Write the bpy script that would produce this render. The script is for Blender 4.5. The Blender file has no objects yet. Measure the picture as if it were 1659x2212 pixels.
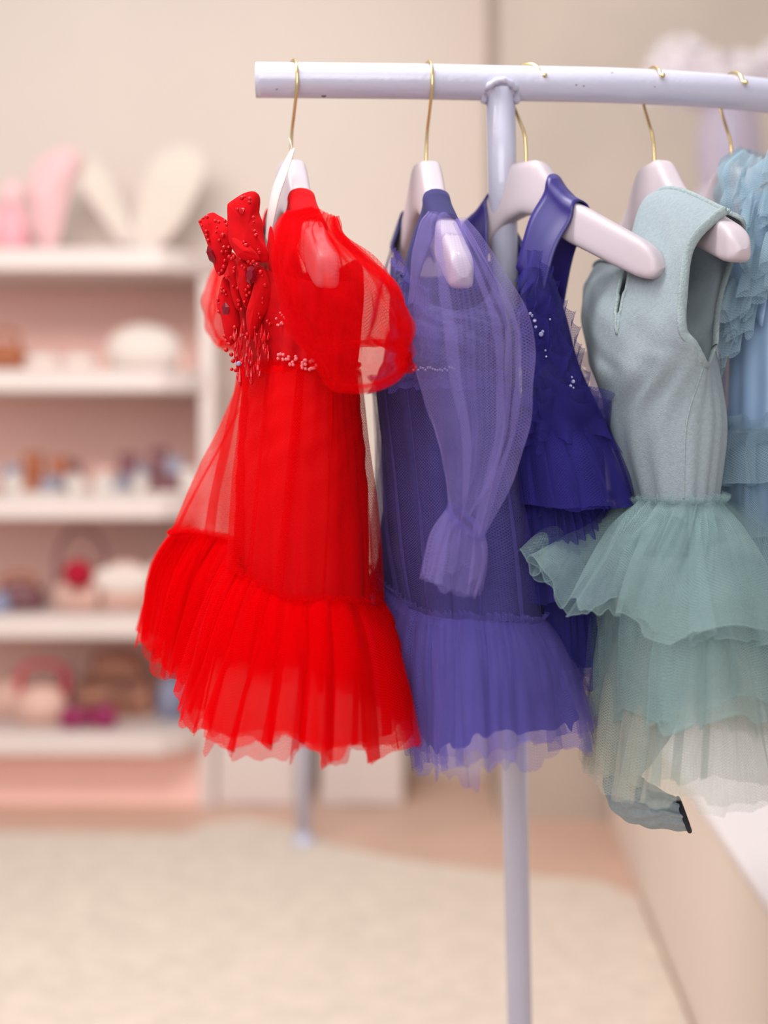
import bpy, bmesh, math, random
import numpy as np
from mathutils import Vector, Matrix

# ------------------------------------------------------------------ camera, world, lights
S = bpy.context.scene
COL = S.collection
W_PX, H_PX = 1659, 2212
LENS = 50.0
F = LENS / 36.0 * H_PX          # focal length in pixels
HOR = 960.0                     # pixel row of the horizon
CAMH = 0.95                     # camera height above the floor

cam_d = bpy.data.cameras.new('camera')
cam = bpy.data.objects.new('camera', cam_d)
COL.objects.link(cam)
cam.location = (0, 0, CAMH)
cam.rotation_euler = (math.pi / 2, 0, 0)
cam_d.sensor_fit = 'VERTICAL'
cam_d.sensor_height = 36.0
cam_d.sensor_width = 27.0
cam_d.lens = LENS
cam_d.shift_y = -(H_PX / 2 - HOR) / H_PX
cam_d.clip_start = 0.05
cam_d.dof.use_dof = True
cam_d.dof.focus_distance = 1.365
cam_d.dof.aperture_fstop = 1.7
S.camera = cam

S.view_settings.view_transform = 'Standard'
S.view_settings.look = 'None'
S.view_settings.exposure = 0.0
S.view_settings.gamma = 1.0
S.view_settings.use_curve_mapping = False
S.cycles.transparent_max_bounces = 40
S.cycles.max_bounces = 8
S.cycles.use_denoising = True

world = bpy.data.worlds.new('world')
S.world = world
world.use_nodes = True
bgn = world.node_tree.nodes['Background']
bgn.inputs[0].default_value = (0.99, 0.985, 1.0, 1)
bgn.inputs[1].default_value = 0.57


def area(name, loc, target, sx, sy, power, color=(1, 0.985, 0.975)):
    d = bpy.data.lights.new(name, 'AREA')
    d.shape = 'RECTANGLE'
    d.size, d.size_y = sx, sy
    d.energy = power
    d.color = color
    o = bpy.data.objects.new(name, d)
    COL.objects.link(o)
    o.location = loc
    o.rotation_euler = (Vector(target) - Vector(loc)).to_track_quat('-Z', 'Y').to_euler()
    return o


area('ceiling_panel_light', (-0.7, 0.7, 2.7), (0.0, 1.4, 0.9), 1.6, 1.2, 10)
area('front_fill_light', (-0.6, -1.5, 1.9), (-0.2, 2.0, 0.8), 2.4, 1.6, 50, (1, 0.985, 0.975))  # fill added behind the camera to brighten dresses and shelves; no real window
area('shelf_fill_light', (-0.7, 1.3, 2.2), (-1.0, 3.9, 0.6), 1.6, 0.5, 42, (1, 0.975, 0.96))  # fill added to lift the shelf interiors, not a fitting of the unit
area('ceiling_floor_light', (0.2, 2.5, 2.75), (0.1, 2.7, 0.0), 1.8, 1.2, 6)
for k in range(4):                       # small ceiling spots over the rail
    area('ceiling_spot', (-0.5 + 0.28 * k, 1.25 + 0.1 * k, 2.6), (-0.1 + 0.15 * k, 1.45, 1.2), 0.07, 0.07, 1.6, (1, 0.97, 0.94))

# ------------------------------------------------------------------ helpers
rng0 = np.random.default_rng(7)


def P(px, py, Z):
    return np.array(((px - W_PX / 2) / F * Z, Z, CAMH - (py - HOR) / F * Z))


def PX(pts):
    return np.array([P(*p) for p in pts])


def lin(r, g, b):
    f = lambda c: (c / 255 / 12.92) if c / 255 <= 0.04045 else ((c / 255 + 0.055) / 1.055) ** 2.4
    return (f(r), f(g), f(b), 1)


def new_mat(name):
    m = bpy.data.materials.new(name)
    m.use_nodes = True
    nt = m.node_tree
    return m, nt, nt.nodes, nt.links, nt.nodes['Principled BSDF']


def mat(name, col, rough=0.5, metal=0.0, noise=0.0, scale=40.0, bump=0.0, bscale=200.0, sheen=0.0, coat=0.0, spec=0.5, trans=0.0):
    m, nt, N, L, b = new_mat(name)
    b.inputs['Base Color'].default_value = col
    b.inputs['Roughness'].default_value = rough
    b.inputs['Metallic'].default_value = metal
    b.inputs['Specular IOR Level'].default_value = spec
    b.inputs['Sheen Weight'].default_value = sheen
    b.inputs['Sheen Roughness'].default_value = 0.4
    b.inputs['Coat Weight'].default_value = coat
    b.inputs['Transmission Weight'].default_value = trans
    if sheen:
        b.inputs['Sheen Tint'].default_value = (min(1, col[0] * 1.5 + .1), min(1, col[1] * 1.5 + .1), min(1, col[2] * 1.5 + .1), 1)
    tc = N.new('ShaderNodeTexCoord')
    if noise:
        t = N.new('ShaderNodeTexNoise')
        t.inputs['Scale'].default_value = scale
        t.inputs['Detail'].default_value = 4
        L.new(tc.outputs['Object'], t.inputs['Vector'])
        r = N.new('ShaderNodeValToRGB')
        k = 1 - noise
        r.color_ramp.elements[0].position = 0.3
        r.color_ramp.elements[1].position = 0.7
        r.color_ramp.elements[0].color = (col[0] * k, col[1] * k, col[2] * k, 1)
        k = 1 + noise * 0.5
        r.color_ramp.elements[1].color = (min(1, col[0] * k), min(1, col[1] * k), min(1, col[2] * k), 1)
        L.new(t.outputs['Fac'], r.inputs['Fac'])
        L.new(r.outputs['Color'], b.inputs['Base Color'])
    if bump:
        t2 = N.new('ShaderNodeTexNoise')
        t2.inputs['Scale'].default_value = bscale
        t2.inputs['Detail'].default_value = 3
        L.new(tc.outputs['Object'], t2.inputs['Vector'])
        bp = N.new('ShaderNodeBump')
        bp.inputs['Strength'].default_value = bump
        bp.inputs['Distance'].default_value = 0.004
        L.new(t2.outputs['Fac'], bp.inputs['Height'])
        L.new(bp.outputs['Normal'], b.inputs['Normal'])
    return m


def tulle(name, col, alpha=0.5, net=0.22, trans=0.45, pitch=0.0019, sheen=0.12, sheen_col=None):
    """woven net: a fine two-way thread pattern in UV metres sets how much of the light passes"""
    m = bpy.data.materials.new(name)
    m.use_nodes = True
    nt = m.node_tree
    N, L = nt.nodes, nt.links
    for n in list(N):
        N.remove(n)
    out = N.new('ShaderNodeOutputMaterial')
    uv = N.new('ShaderNodeUVMap')
    sep = N.new('ShaderNodeSeparateXYZ')
    L.new(uv.outputs[0], sep.inputs[0])

    def math_(op, a, b=None):
        n = N.new('ShaderNodeMath')
        n.operation = op
        for i, v in enumerate((a, b)):
            if v is None:
                continue
            if isinstance(v, (int, float)):
                n.inputs[i].default_value = v
            else:
                L.new(v, n.inputs[i])
        return n.outputs[0]
    k = 2 * math.pi / pitch
    s1 = math_('SINE', math_('MULTIPLY', math_('ADD', sep.outputs[0], sep.outputs[1]), k * 0.72))
    s2 = math_('SINE', math_('MULTIPLY', math_('SUBTRACT', sep.outputs[0], sep.outputs[1]), k * 0.72))
    w = math_('MAXIMUM', s1, s2)
    nz = N.new('ShaderNodeTexNoise')
    nz.inputs['Scale'].default_value = 28
    nz.inputs['Detail'].default_value = 3
    L.new(uv.outputs[0], nz.inputs['Vector'])
    a1 = math_('ADD', math_('MULTIPLY', w, net), alpha - net * 0.4)
    a2 = math_('ADD', a1, math_('MULTIPLY', math_('SUBTRACT', nz.outputs['Fac'], 0.5), 0.25))
    a2n = N.new('ShaderNodeClamp')
    L.new(a2, a2n.inputs[0])
    dif = N.new('ShaderNodeBsdfDiffuse')
    dif.inputs['Color'].default_value = col
    trl = N.new('ShaderNodeBsdfTranslucent')
    trl.inputs['Color'].default_value = col
    mx = N.new('ShaderNodeMixShader')
    mx.inputs[0].default_value = trans
    L.new(dif.outputs[0], mx.inputs[1])
    L.new(trl.outputs[0], mx.inputs[2])
    body = mx.outputs[0]
    if sheen:
        sh = N.new('ShaderNodeBsdfSheen')
        sh.inputs['Roughness'].default_value = 0.45
        sh.inputs['Color'].default_value = sheen_col or (min(1, col[0] * 1.6 + .05), min(1, col[1] * 1.6 + .05), min(1, col[2] * 1.6 + .05), 1)
        m2 = N.new('ShaderNodeMixShader')
        m2.inputs[0].default_value = sheen
        L.new(body, m2.inputs[1])
        L.new(sh.outputs[0], m2.inputs[2])
        body = m2.outputs[0]
    tr = N.new('ShaderNodeBsdfTransparent')
    fin = N.new('ShaderNodeMixShader')
    L.new(a2n.outputs[0], fin.inputs[0])
    L.new(tr.outputs[0], fin.inputs[1])
    L.new(body, fin.inputs[2])
    L.new(fin.outputs[0], out.inputs['Surface'])
    return m


def thing(name, loc, label, cat, group=None, rotz=0.0):
    o = bpy.data.objects.new(name, None)
    o.empty_display_size = 0.05
    COL.objects.link(o)
    o.location = tuple(loc)
    o.rotation_euler = (0, 0, rotz)
    o['label'] = label
    o['category'] = cat
    if group:
        o['group'] = group
    return o


def tag(o, label, cat, group=None):
    o['label'] = label
    o['category'] = cat
    if group:
        o['group'] = group
    return o


def struct(o):
    o['kind'] = 'structure'
    return o


def root_loc(o):
    v = Vector((0, 0, 0))
    while o is not None:
        v += o.location
        o = o.parent
    return np.array(v)


def mk(name, verts, faces, m, parent=None, smooth=True, uv=None, world=True, origin=None, label=None):
    """one mesh object; verts are world coordinates unless world=False"""
    v = np.asarray(verts, dtype=float)
    me = bpy.data.meshes.new(name)
    loc = np.zeros(3)
    if world:
        if parent is not None:
            v = v - root_loc(parent)
        elif origin is not None:
            loc = np.asarray(origin, dtype=float)
            v = v - loc
    me.from_pydata(v.tolist(), [], faces if isinstance(faces, list) else faces.tolist())
    if smooth:
        me.polygons.foreach_set('use_smooth', [True] * len(me.polygons))
    if uv is not None:
        ul = me.uv_layers.new(name='UVMap')
        ul.data.foreach_set('uv', np.asarray(uv, dtype=np.float32).ravel())
    me.materials.append(m)
    me.update()
    o = bpy.data.objects.new(name, me)
    COL.objects.link(o)
    o.location = tuple(loc)
    if parent is not None:
        o.parent = parent
    if label:
        o['label'] = label
    return o


def bm_obj(name, bm, m, parent=None, smooth=True, loc=(0, 0, 0), rot=(0, 0, 0)):
    me = bpy.data.meshes.new(name)
    bmesh.ops.recalc_face_normals(bm, faces=bm.faces)
    bm.to_mesh(me)
    bm.free()
    if smooth:
        me.polygons.foreach_set('use_smooth', [True] * len(me.polygons))
    me.materials.append(m)
    o = bpy.data.objects.new(name, me)
    COL.objects.link(o)
    o.location = tuple(loc)
    o.rotation_euler = rot
    o.parent = parent
    return o


def dup(o, parent, loc, rot=(0, 0, 0), scale=(1, 1, 1)):
    c = o.copy()
    COL.objects.link(c)
    c.parent = parent
    c.location = tuple(loc)
    c.rotation_euler = rot
    c.scale = scale
    return c


# ---- splines and lofts
def crom_closed(ctrl, n):
    c = np.asarray(ctrl, float)
    K = len(c)
    t = np.arange(n) * K / n
    i = np.floor(t).astype(int)
    f = (t - i)[:, None]
    p0, p1, p2, p3 = c[(i - 1) % K], c[i % K], c[(i + 1) % K], c[(i + 2) % K]
    return 0.5 * (2 * p1 + (p2 - p0) * f + (2 * p0 - 5 * p1 + 4 * p2 - p3) * f ** 2 + (3 * p1 - p0 - 3 * p2 + p3) * f ** 3)


def crom_rows(rows, T):
    """rows K x n x 3, T m x n of row parameters (0..K-1)"""
    K, n = rows.shape[0], rows.shape[1]
    T = np.clip(T, 0, K - 1 + 0.35)
    ext = np.concatenate([[2 * rows[0] - rows[1]], rows, [2 * rows[-1] - rows[-2]], [3 * rows[-1] - 2 * rows[-2]]])
    i = np.clip(np.floor(T).astype(int), 0, K - 2 if K > 1 else 0)
    f = (T - i)[..., None]
    j = np.arange(n)[None, :].repeat(T.shape[0], 0)
    p0, p1, p2, p3 = ext[i, j], ext[i + 1, j], ext[i + 2, j], ext[i + 3, j]
    return 0.5 * (2 * p1 + (p2 - p0) * f + (2 * p0 - 5 * p1 + 4 * p2 - p3) * f ** 2 + (3 * p1 - p0 - 3 * p2 + p3) * f ** 3)


def path_open(pts, n):
    p = np.asarray(pts, float)
    return crom_rows(p[:, None, :], np.linspace(0, len(p) - 1, n)[:, None])[:, 0, :]


def pnoise(u, n, rng):
    """periodic smooth 1-D noise on u in 0..1 with n cells"""
    a = rng.uniform(-1, 1, n)
    t = (u % 1.0) * n
    i = np.floor(t).astype(int)
    f = t - i
    f = f * f * (3 - 2 * f)
    return a[i % n] * (1 - f) + a[(i + 1) % n] * f


def ring(y, xl, xr, xn, xf, zc, dn, df, dl=0, dr=0, dny=0, dfy=0):
    """12 control points of a level ring: 0 nearest the camera, 3 right, 6 far, 9 left (pixels at their own depth)"""
    h = CAMH - (y - HOR) / F * zc
    k = zc / F
    Lp = np.array(((xl - W_PX / 2) / F * zc, zc, h - dl * k))
    Rp = np.array(((xr - W_PX / 2) / F * zc, zc, h - dr * k))
    Np = np.array(((xn - W_PX / 2) / F * (zc - dn), zc - dn, h - dny * k))
    Fp = np.array(((xf - W_PX / 2) / F * (zc + df), zc + df, h - dfy * k))
    C = (Lp + Rp) / 2
    out = []
    for q in range(12):
        t = q * math.pi / 6
        c, s = math.cos(t), math.sin(t)
        out.append(C + (c * (Np - C) if c >= 0 else -c * (Fp - C)) + (s * (Rp - C) if s >= 0 else -s * (Lp - C)))
    return np.array(out)


def grid_normals(g, closed=True):
    if closed:
        du = np.roll(g, -1, 1) - np.roll(g, 1, 1)
    else:
        du = np.gradient(g, axis=1)
    dv = np.gradient(g, axis=0)
    n = np.cross(dv, du)
    n /= np.linalg.norm(n, axis=2, keepdims=True) + 1e-12
    if closed:
        out = g - g.mean(axis=1, keepdims=True)
        sgn = np.sign((n * out).sum(axis=2).mean())
        n *= sgn if sgn != 0 else 1
    return n


def pleat_field(nu, v, k0, k1, rng, sharp=0.75, twist=0.02):
    u = np.arange(nu) / nu
    V = np.asarray(v)[:, None]
    U = u[None, :] + 0.012 * pnoise(u, 9, rng)[None, :] + 0.006 * pnoise(u, 23, rng)[None, :]
    U = U + twist * V * pnoise(u, 5, rng)[None, :]
    hi = np.zeros((len(v), nu))
    lo = np.zeros((len(v), nu))
    for _ in range(3):
        k = max(2, int(k0 * rng.uniform(0.65, 1.3)))
        hi += np.sin(2 * np.pi * (k * U + rng.uniform()) + 0.8 * np.sin(3 * V + rng.uniform() * 6)) * rng.uniform(0.5, 1)
        k = max(2, int(k1 * rng.uniform(0.65, 1.3)))
        lo += np.sin(2 * np.pi * (k * U + rng.uniform()) + 0.6 * np.sin(2.4 * V + rng.uniform() * 6)) * rng.uniform(0.5, 1)
    hi, lo = hi / 2.2, lo / 2.2
    hi = np.sign(hi) * np.abs(hi) ** sharp
    lo = np.sign(lo) * np.abs(lo) ** sharp
    e = np.clip(V * 1.3, 0, 1)
    e = e * e * (3 - 2 * e)
    mod = 0.65 + 0.35 * pnoise(u, 7, rng)[None, :]
    return (hi * (1 - e) + lo * e) * mod


def grid_mesh(name, g, m, parent, closed=True, holes=None, label=None, uvs=1.0):
    nv, nu = g.shape[:2]
    J = np.arange(nu if closed else nu - 1)
    I = np.arange(nv - 1)
    ii, jj = np.meshgrid(I, J, indexing='ij')
    j2 = (jj + 1) % nu
    f = np.stack([ii * nu + jj, ii * nu + j2, (ii + 1) * nu + j2, (ii + 1) * nu + jj], -1).reshape(-1, 4)
    wid = np.linalg.norm(np.diff(g, axis=1), axis=2).sum(1).mean() / max(1, nu - 1)
    hgt = np.linalg.norm(np.diff(g, axis=0), axis=2).sum(0).mean() / max(1, nv - 1)
    ua, ub, va, vb = jj * wid, (jj + 1) * wid, ii * hgt, (ii + 1) * hgt
    uv = np.stack([np.stack([ua, va], -1), np.stack([ub, va], -1), np.stack([ub, vb], -1), np.stack([ua, vb], -1)], 2).reshape(-1, 4, 2)
    if holes is not None:
        keep = ~holes(ii, jj).reshape(-1)
        f, uv = f[keep], uv[keep]
    return mk(name, g.reshape(-1, 3), f, m, parent, uv=uv * uvs, label=label)


def loft(name, parent, m, rings, nu=300, nv=50, seed=1, k0=40, k1=18, a0=0.0, a1=0.004, bulge=0.0, jag=0.0, jag_n=40,
         over=0.0, grow=0.0, sharp=0.75, wr=0.0, label=None, holes=None, twist=0.02, apow=1.0, ret=False, fold=None, hem=0.0):
    rng = np.random.default_rng(seed)
    R = np.array([crom_closed(r, nu) for r in rings])
    K = len(rings)
    u = np.arange(nu) / nu
    length = np.full(nu, 1.0 + over)
    if jag:
        st = np.repeat(rng.uniform(-1, 1, jag_n), int(np.ceil(nu / jag_n)))[:nu]      # cut panels end at uneven lengths
        st = np.roll(st, int(rng.integers(nu)))
        sm = np.convolve(np.concatenate([st[-2:], st, st[:2]]), [.1, .2, .4, .2, .1], 'same')[2:-2]
        length += jag * (0.55 * sm + 0.45 * pnoise(u, 11, rng) + 0.25 * pnoise(u, 60, rng))
    v = np.linspace(0, 1, nv)
    T = v[:, None] * length[None, :] * (K - 1)
    g = crom_rows(R, T)
    n = grid_normals(g)
    amp = (a0 + (a1 - a0) * v ** apow)[:, None]
    d = pleat_field(nu, v, k0, k1, rng, sharp, twist) * amp
    if bulge:
        d = d + (bulge * np.sin(np.pi * np.clip(v, 0, 1) ** 0.6))[:, None]
    d = d + grow * v[:, None]
    if wr:
        for q in range(5):
            ku, kv = rng.integers(3, 16), rng.uniform(1, 7)
            d = d + wr * np.sin(2 * np.pi * (ku * u[None, :] + kv * v[:, None] * rng.choice([-1, 1]) + rng.uniform())) * 0.4 * np.sin(np.pi * np.clip(v, 0.0, 1))[:, None]
    if fold:                                   # cloth doubling back on itself: overlapping lengthwise folds
        kf, beta, fa = fold
        B = np.clip(0.55 + 0.9 * pnoise(u, kf, rng), 0.0, 1.2)[None, :]
        ph = 2 * np.pi * (kf * (u + 0.25 / kf * pnoise(u, max(3, kf // 2), rng)))[None, :] + 0.9 * (v[:, None] - .3) * pnoise(u, 5, rng)[None, :] * 2
        u2 = (u[None, :] + B * beta * np.sin(ph) / (2 * np.pi * kf)) % 1.0
        x = u2 * nu
        i0 = np.floor(x).astype(int) % nu
        fr = (x - np.floor(x))[..., None]
        ri = np.arange(nv)[:, None].repeat(nu, 1)
        g = g[ri, i0] * (1 - fr) + g[ri, (i0 + 1) % nu] * fr
        n = n[ri, i0] * (1 - fr) + n[ri, (i0 + 1) % nu] * fr
        d = d + fa * B * np.cos(ph) * (0.35 + 0.65 * np.clip(v * 2, 0, 1))[:, None]
    g = g + n * d[..., None]
    o = grid_mesh(name, g, m, parent, True, holes, label)
    if hem:
        tube('hem_edge', parent, m, g[-1], hem, 5, closed=True)
    return (o, g) if ret else o


def tube(name, parent, m, pts, r, seg=12, n=None, closed=False, caps=True, label=None, world=True, flat=1.0):
    p = np.asarray(pts, float)
    if n:
        p = crom_closed(p, n) if closed else path_open(p, n)
    K = len(p)
    r = np.broadcast_to(np.asarray(r, float), (K,)) if np.ndim(r) else np.full(K, r)
    tg = (np.roll(p, -1, 0) - np.roll(p, 1, 0)) if closed else np.gradient(p, axis=0)
    tg /= np.linalg.norm(tg, axis=1, keepdims=True) + 1e-12
    a = np.array([0, 0, 1.0]) if abs(tg[0][2]) < 0.8 else np.array([1.0, 0, 0])
    verts = []
    for i in range(K):
        a = a - tg[i] * a.dot(tg[i])
        a /= np.linalg.norm(a)
        b = np.cross(tg[i], a)
        for s in range(seg):
            th = 2 * math.pi * s / seg
            verts.append(p[i] + r[i] * (math.cos(th) * a + flat * math.sin(th) * b))
    faces = []
    for i in range(K if closed else K - 1):
        i2 = (i + 1) % K
        for s in range(seg):
            s2 = (s + 1) % seg
            faces.append([i * seg + s, i * seg + s2, i2 * seg + s2, i2 * seg + s])
    if caps and not closed:
        faces.append(list(range(seg))[::-1])
        faces.append([(K - 1) * seg + s for s in range(seg)])
    return mk(name, np.array(verts), faces, m, parent, label=label, world=world)


def frill(name, parent, m, path, up, out, width, waves, amp, seed=1, closed=False, two=True, flare=0.004, nu=None, rows=7, label=None):
    """gathered strip stitched along its path, its free edges rippling"""
    rng = np.random.default_rng(seed)
    p = np.asarray(path, float)
    nu = nu or max(120, waves * 24)
    p = crom_closed(p, nu) if closed else path_open(p, nu)
    outv = np.asarray(out, float)
    if outv.ndim == 1:
        outv = np.broadcast_to(outv, p.shape)
    else:
        outv = crom_closed(outv, nu) if closed else path_open(outv, nu)
    up = np.broadcast_to(np.asarray(up, float), p.shape)
    tg = np.gradient(p, axis=0)
    tg /= np.linalg.norm(tg, axis=1, keepdims=True) + 1e-12
    u = np.arange(nu) / nu
    ph = 2 * np.pi * (waves * u + 0.6 * pnoise(u, max(3, waves // 2), rng))
    vv = np.linspace(-1 if two else 0, 1, rows)
    g = []
    wn = 1 + 0.25 * pnoise(u, max(3, waves), rng)
    for v in vv:
        s = abs(v)
        ph2 = ph + (0.7 if v < 0 else 0.0)
        g.append(p + up * (width * v * wn)[:, None] + outv * (flare * s + amp * s * np.sin(ph2))[:, None] + tg * (amp * 0.22 * s * np.sin(2 * ph2 + 0.5))[:, None]
                 + up * (amp * 0.35 * s * np.cos(ph2 * 1.0 + 1))[:, None])
    return grid_mesh(name, np.array(g), m, parent, closed, None, label)


def puff(name, parent, m, outline, thick, n=64, rows=7, tilt=None, label=None, wr=0.0, seed=1, world=True):
    """padded panel inflated from a star-shaped outline (n x 3 points); thickness along its own normal"""
    o = crom_closed(np.asarray(outline, float), n)
    c = o.mean(0)
    e = o - c
    nrm = np.zeros(3)
    for i in range(n):
        nrm += np.cross(e[i], e[(i + 1) % n])
    nrm /= np.linalg.norm(nrm)
    rng = np.random.default_rng(seed)
    verts, faces = [], []
    sc = [1.0, 0.975, 0.92, 0.8, 0.6, 0.35, 0.0]
    u = np.arange(n) / n
    wv = wr * (pnoise(u, 5, rng) + 0.6 * pnoise(u, 9, rng))
    for side in (1, -1):
        base = len(verts)
        for q, s in enumerate(sc):
            h = thick * math.sqrt(max(0, 1 - s ** 2.2))
            if s == 0:
                verts.append(c + nrm * side * h)
                break
            for i in range(n):
                verts.append(c + e[i] * s + nrm * (side * h + wv[i] * s * (1 if side > 0 else 1)))
        for q in range(len(sc) - 2):
            for i in range(n):
                i2 = (i + 1) % n
                f = [base + q * n + i, base + q * n + i2, base + (q + 1) * n + i2, base + (q + 1) * n + i]
                faces.append(f if side > 0 else f[::-1])
        top = base + (len(sc) - 2) * n
        cen = base + (len(sc) - 1) * n
        for i in range(n):
            f = [top + i, top + (i + 1) % n, cen]
            faces.append(f if side > 0 else f[::-1])
    ob = mk(name, np.array(verts), faces, m, parent, label=label, world=world)
    return ob


def box(name, parent, m, x0, x1, y0, y1, z0, z1, bev=0.004, origin=True, label=None):
    bm = bmesh.new()
    c = np.array([(x0 + x1) / 2, (y0 + y1) / 2, z0])
    off = c if parent is None else root_loc(parent)
    vs = [bm.verts.new((x - off[0], y - off[1], z - off[2])) for z in (z0, z1) for y in (y0, y1) for x in (x0, x1)]
    for f in ((0, 1, 3, 2), (4, 5, 7, 6), (0, 1, 5, 4), (2, 3, 7, 6), (0, 2, 6, 4), (1, 3, 7, 5)):
        bm.faces.new([vs[i] for i in f])
    if bev:
        bmesh.ops.bevel(bm, geom=list(bm.edges), offset=bev, segments=2, affect='EDGES', profile=0.5)
    o = bm_obj(name, bm, m, parent, smooth=False, loc=tuple(c) if parent is None else (0, 0, 0))
    if label:
        o['label'] = label
    return o


def prism(name, parent, m, poly, z0, z1, bev=0.0, label=None, seg=2):
    """plan polygon (x, y) between two heights"""
    bm = bmesh.new()
    poly = np.asarray(poly, float)
    c = np.array([poly[:, 0].mean(), poly[:, 1].mean(), z0])
    off = c if parent is None else root_loc(parent)
    lo = [bm.verts.new((x - off[0], y - off[1], z0 - off[2])) for x, y in poly]
    hi = [bm.verts.new((x - off[0], y - off[1], z1 - off[2])) for x, y in poly]
    bm.faces.new(lo[::-1])
    bm.faces.new(hi)
    k = len(poly)
    for i in range(k):
        bm.faces.new([lo[i], lo[(i + 1) % k], hi[(i + 1) % k], hi[i]])
    if bev:
        bmesh.ops.bevel(bm, geom=list(bm.edges), offset=bev, segments=seg, affect='EDGES', profile=0.5)
    o = bm_obj(name, bm, m, parent, smooth=False, loc=tuple(c) if parent is None else (0, 0, 0))
    if label:
        o['label'] = label
    return o


def lathe(name, parent, m, prof, cen, seg=32, ax=1.0, ay=1.0, label=None, wob=0.0, seed=1):
    """profile of (radius, height) around a vertical axis at cen (world)"""
    rng = np.random.default_rng(seed)
    u = np.arange(seg) / seg
    w = 1 + wob * (pnoise(u, 5, rng) + 0.5 * pnoise(u, 11, rng))
    verts = []
    for r, z in prof:
        for s in range(seg):
            t = 2 * math.pi * s / seg
            verts.append((cen[0] + r * ax * w[s] * math.cos(t), cen[1] + r * ay * w[s] * math.sin(t), cen[2] + z))
    faces = []
    for i in range(len(prof) - 1):
        for s in range(seg):
            s2 = (s + 1) % seg
            faces.append([i * seg + s, i * seg + s2, (i + 1) * seg + s2, (i + 1) * seg + s])
    faces.append(list(range(seg))[::-1])
    faces.append([(len(prof) - 1) * seg + s for s in range(seg)])
    return mk(name, np.array(verts), faces, m, parent, label=label, origin=cen if parent is None else None)


# ------------------------------------------------------------------ materials
M = {}
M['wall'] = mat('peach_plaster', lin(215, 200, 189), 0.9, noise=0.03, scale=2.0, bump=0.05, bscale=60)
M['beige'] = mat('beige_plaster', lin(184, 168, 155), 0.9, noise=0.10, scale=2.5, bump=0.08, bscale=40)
M['floor'] = mat('tan_floor', lin(210, 174, 154), 0.55, noise=0.10, scale=3.5)
M['rug'] = mat('cream_rug', lin(217, 201, 185), 0.95, noise=0.10, scale=24, bump=0.8, bscale=90, sheen=0.2)
M['shelf'] = mat('white_shelf_paint', lin(216, 200, 193), 0.5, noise=0.02, scale=8)
M['shelf_back'] = mat('dusty_pink_board', lin(252, 206, 194), 0.8, noise=0.05, scale=3)
M['block'] = mat('beige_block_paint', lin(232, 214, 200), 0.8, noise=0.03, scale=3)
M['blocktop'] = mat('white_block_top', lin(232, 222, 220), 0.6, noise=0.02, scale=5)
M['rack'] = mat('lavender_white_enamel', lin(192, 190, 209), 0.26, noise=0.03, scale=18, bump=0.12, bscale=140, coat=0.4)
M['speck'] = mat('dark_paint_chip', lin(88, 66, 72), 0.7, noise=0.2, scale=200)
M['gold'] = mat('brass_wire', lin(224, 196, 140), 0.22, metal=1.0, noise=0.06, scale=60)
M['hanger'] = mat('pale_pink_lacquered_wood', lin(196, 182, 189), 0.42, noise=0.04, scale=14, bump=0.04, bscale=80, coat=0.15)
M['tagcard'] = mat('white_tag_card', lin(200, 186, 182), 0.7, noise=0.02, scale=30)
M['grey'] = mat('gray_green_jersey', lin(144, 156, 162), 0.95, noise=0.10, scale=300, bump=0.25, bscale=800, sheen=0.2)
M['greyrib'] = mat('gray_green_rib', lin(150, 164, 166), 0.95, noise=0.12, scale=300, bump=0.4, bscale=500)
M['velvet'] = mat('red_velvet', lin(196, 0, 12), 0.9, noise=0.15, scale=60, sheen=0.12, spec=0.15)
M['redsatin'] = mat('red_lining', lin(214, 2, 10), 0.7, noise=0.08, scale=24, sheen=0.05, spec=0.2)
M['gem'] = mat('red_crystal', lin(200, 6, 20), 0.1, noise=0.25, scale=300, coat=0.0, spec=0.32)
M['darkgem'] = mat('garnet_crystal', lin(132, 6, 28), 0.12, noise=0.3, scale=200, coat=0.0, spec=0.4)
M['pearl'] = mat('pink_pearl', lin(230, 104, 112), 0.2, noise=0.1, scale=200, coat=0.5)
M['clearseq'] = mat('pale_sequin', lin(150, 150, 190), 0.15, noise=0.1, scale=200, coat=0.6)
M['purplesatin'] = mat('purple_lining', lin(36, 32, 88), 0.85, noise=0.10, scale=30, sheen=0.3)
M['purplelace'] = mat('purple_lace', lin(70, 64, 118), 0.9, noise=0.35, scale=150, bump=0.6, bscale=160, sheen=0.4)
M['navysatin'] = mat('navy_ribbon_satin', lin(46, 36, 112), 0.38, noise=0.06, scale=40)
M['navylining'] = mat('navy_lining', lin(20, 18, 66), 0.85, noise=0.1, scale=60, sheen=0.2)
M['bluesatin'] = mat('dusk_blue_satin', lin(140, 166, 198), 0.42, noise=0.08, scale=20)
M['darkhole'] = mat('dark_elastic', lin(34, 34, 46), 0.9, noise=0.1, scale=100)

RED = lin(250, 2, 12)
M['red1'] = tulle('red_tulle', RED, 0.62, net=0.22, trans=0.5)
M['red2'] = tulle('red_tulle_sheer', lin(250, 10, 20), 0.5, net=0.25, trans=0.5)
M['red3'] = tulle('red_tulle_airy', lin(250, 12, 22), 0.40, net=0.22, trans=0.5)
PUR = lin(104, 94, 186)
M['pur1'] = tulle('purple_tulle', lin(124, 112, 206), 0.34, net=0.2, trans=0.18, sheen=0.2)
M['pur2'] = tulle('purple_tulle_sheer', lin(124, 112, 202), 0.26, net=0.22, trans=0.18, sheen=0.22)
M['pur3'] = tulle('purple_tulle_airy', lin(164, 150, 226), 0.21, net=0.2, trans=0.3, sheen=0.2)
M['nav1'] = tulle('navy_tulle', lin(64, 58, 148), 0.5, net=0.2, trans=0.15, sheen=0.25)
M['gry1'] = tulle('sea_green_tulle', lin(178, 208, 208), 0.34, net=0.2, trans=0.2, sheen=0.25)
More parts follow.
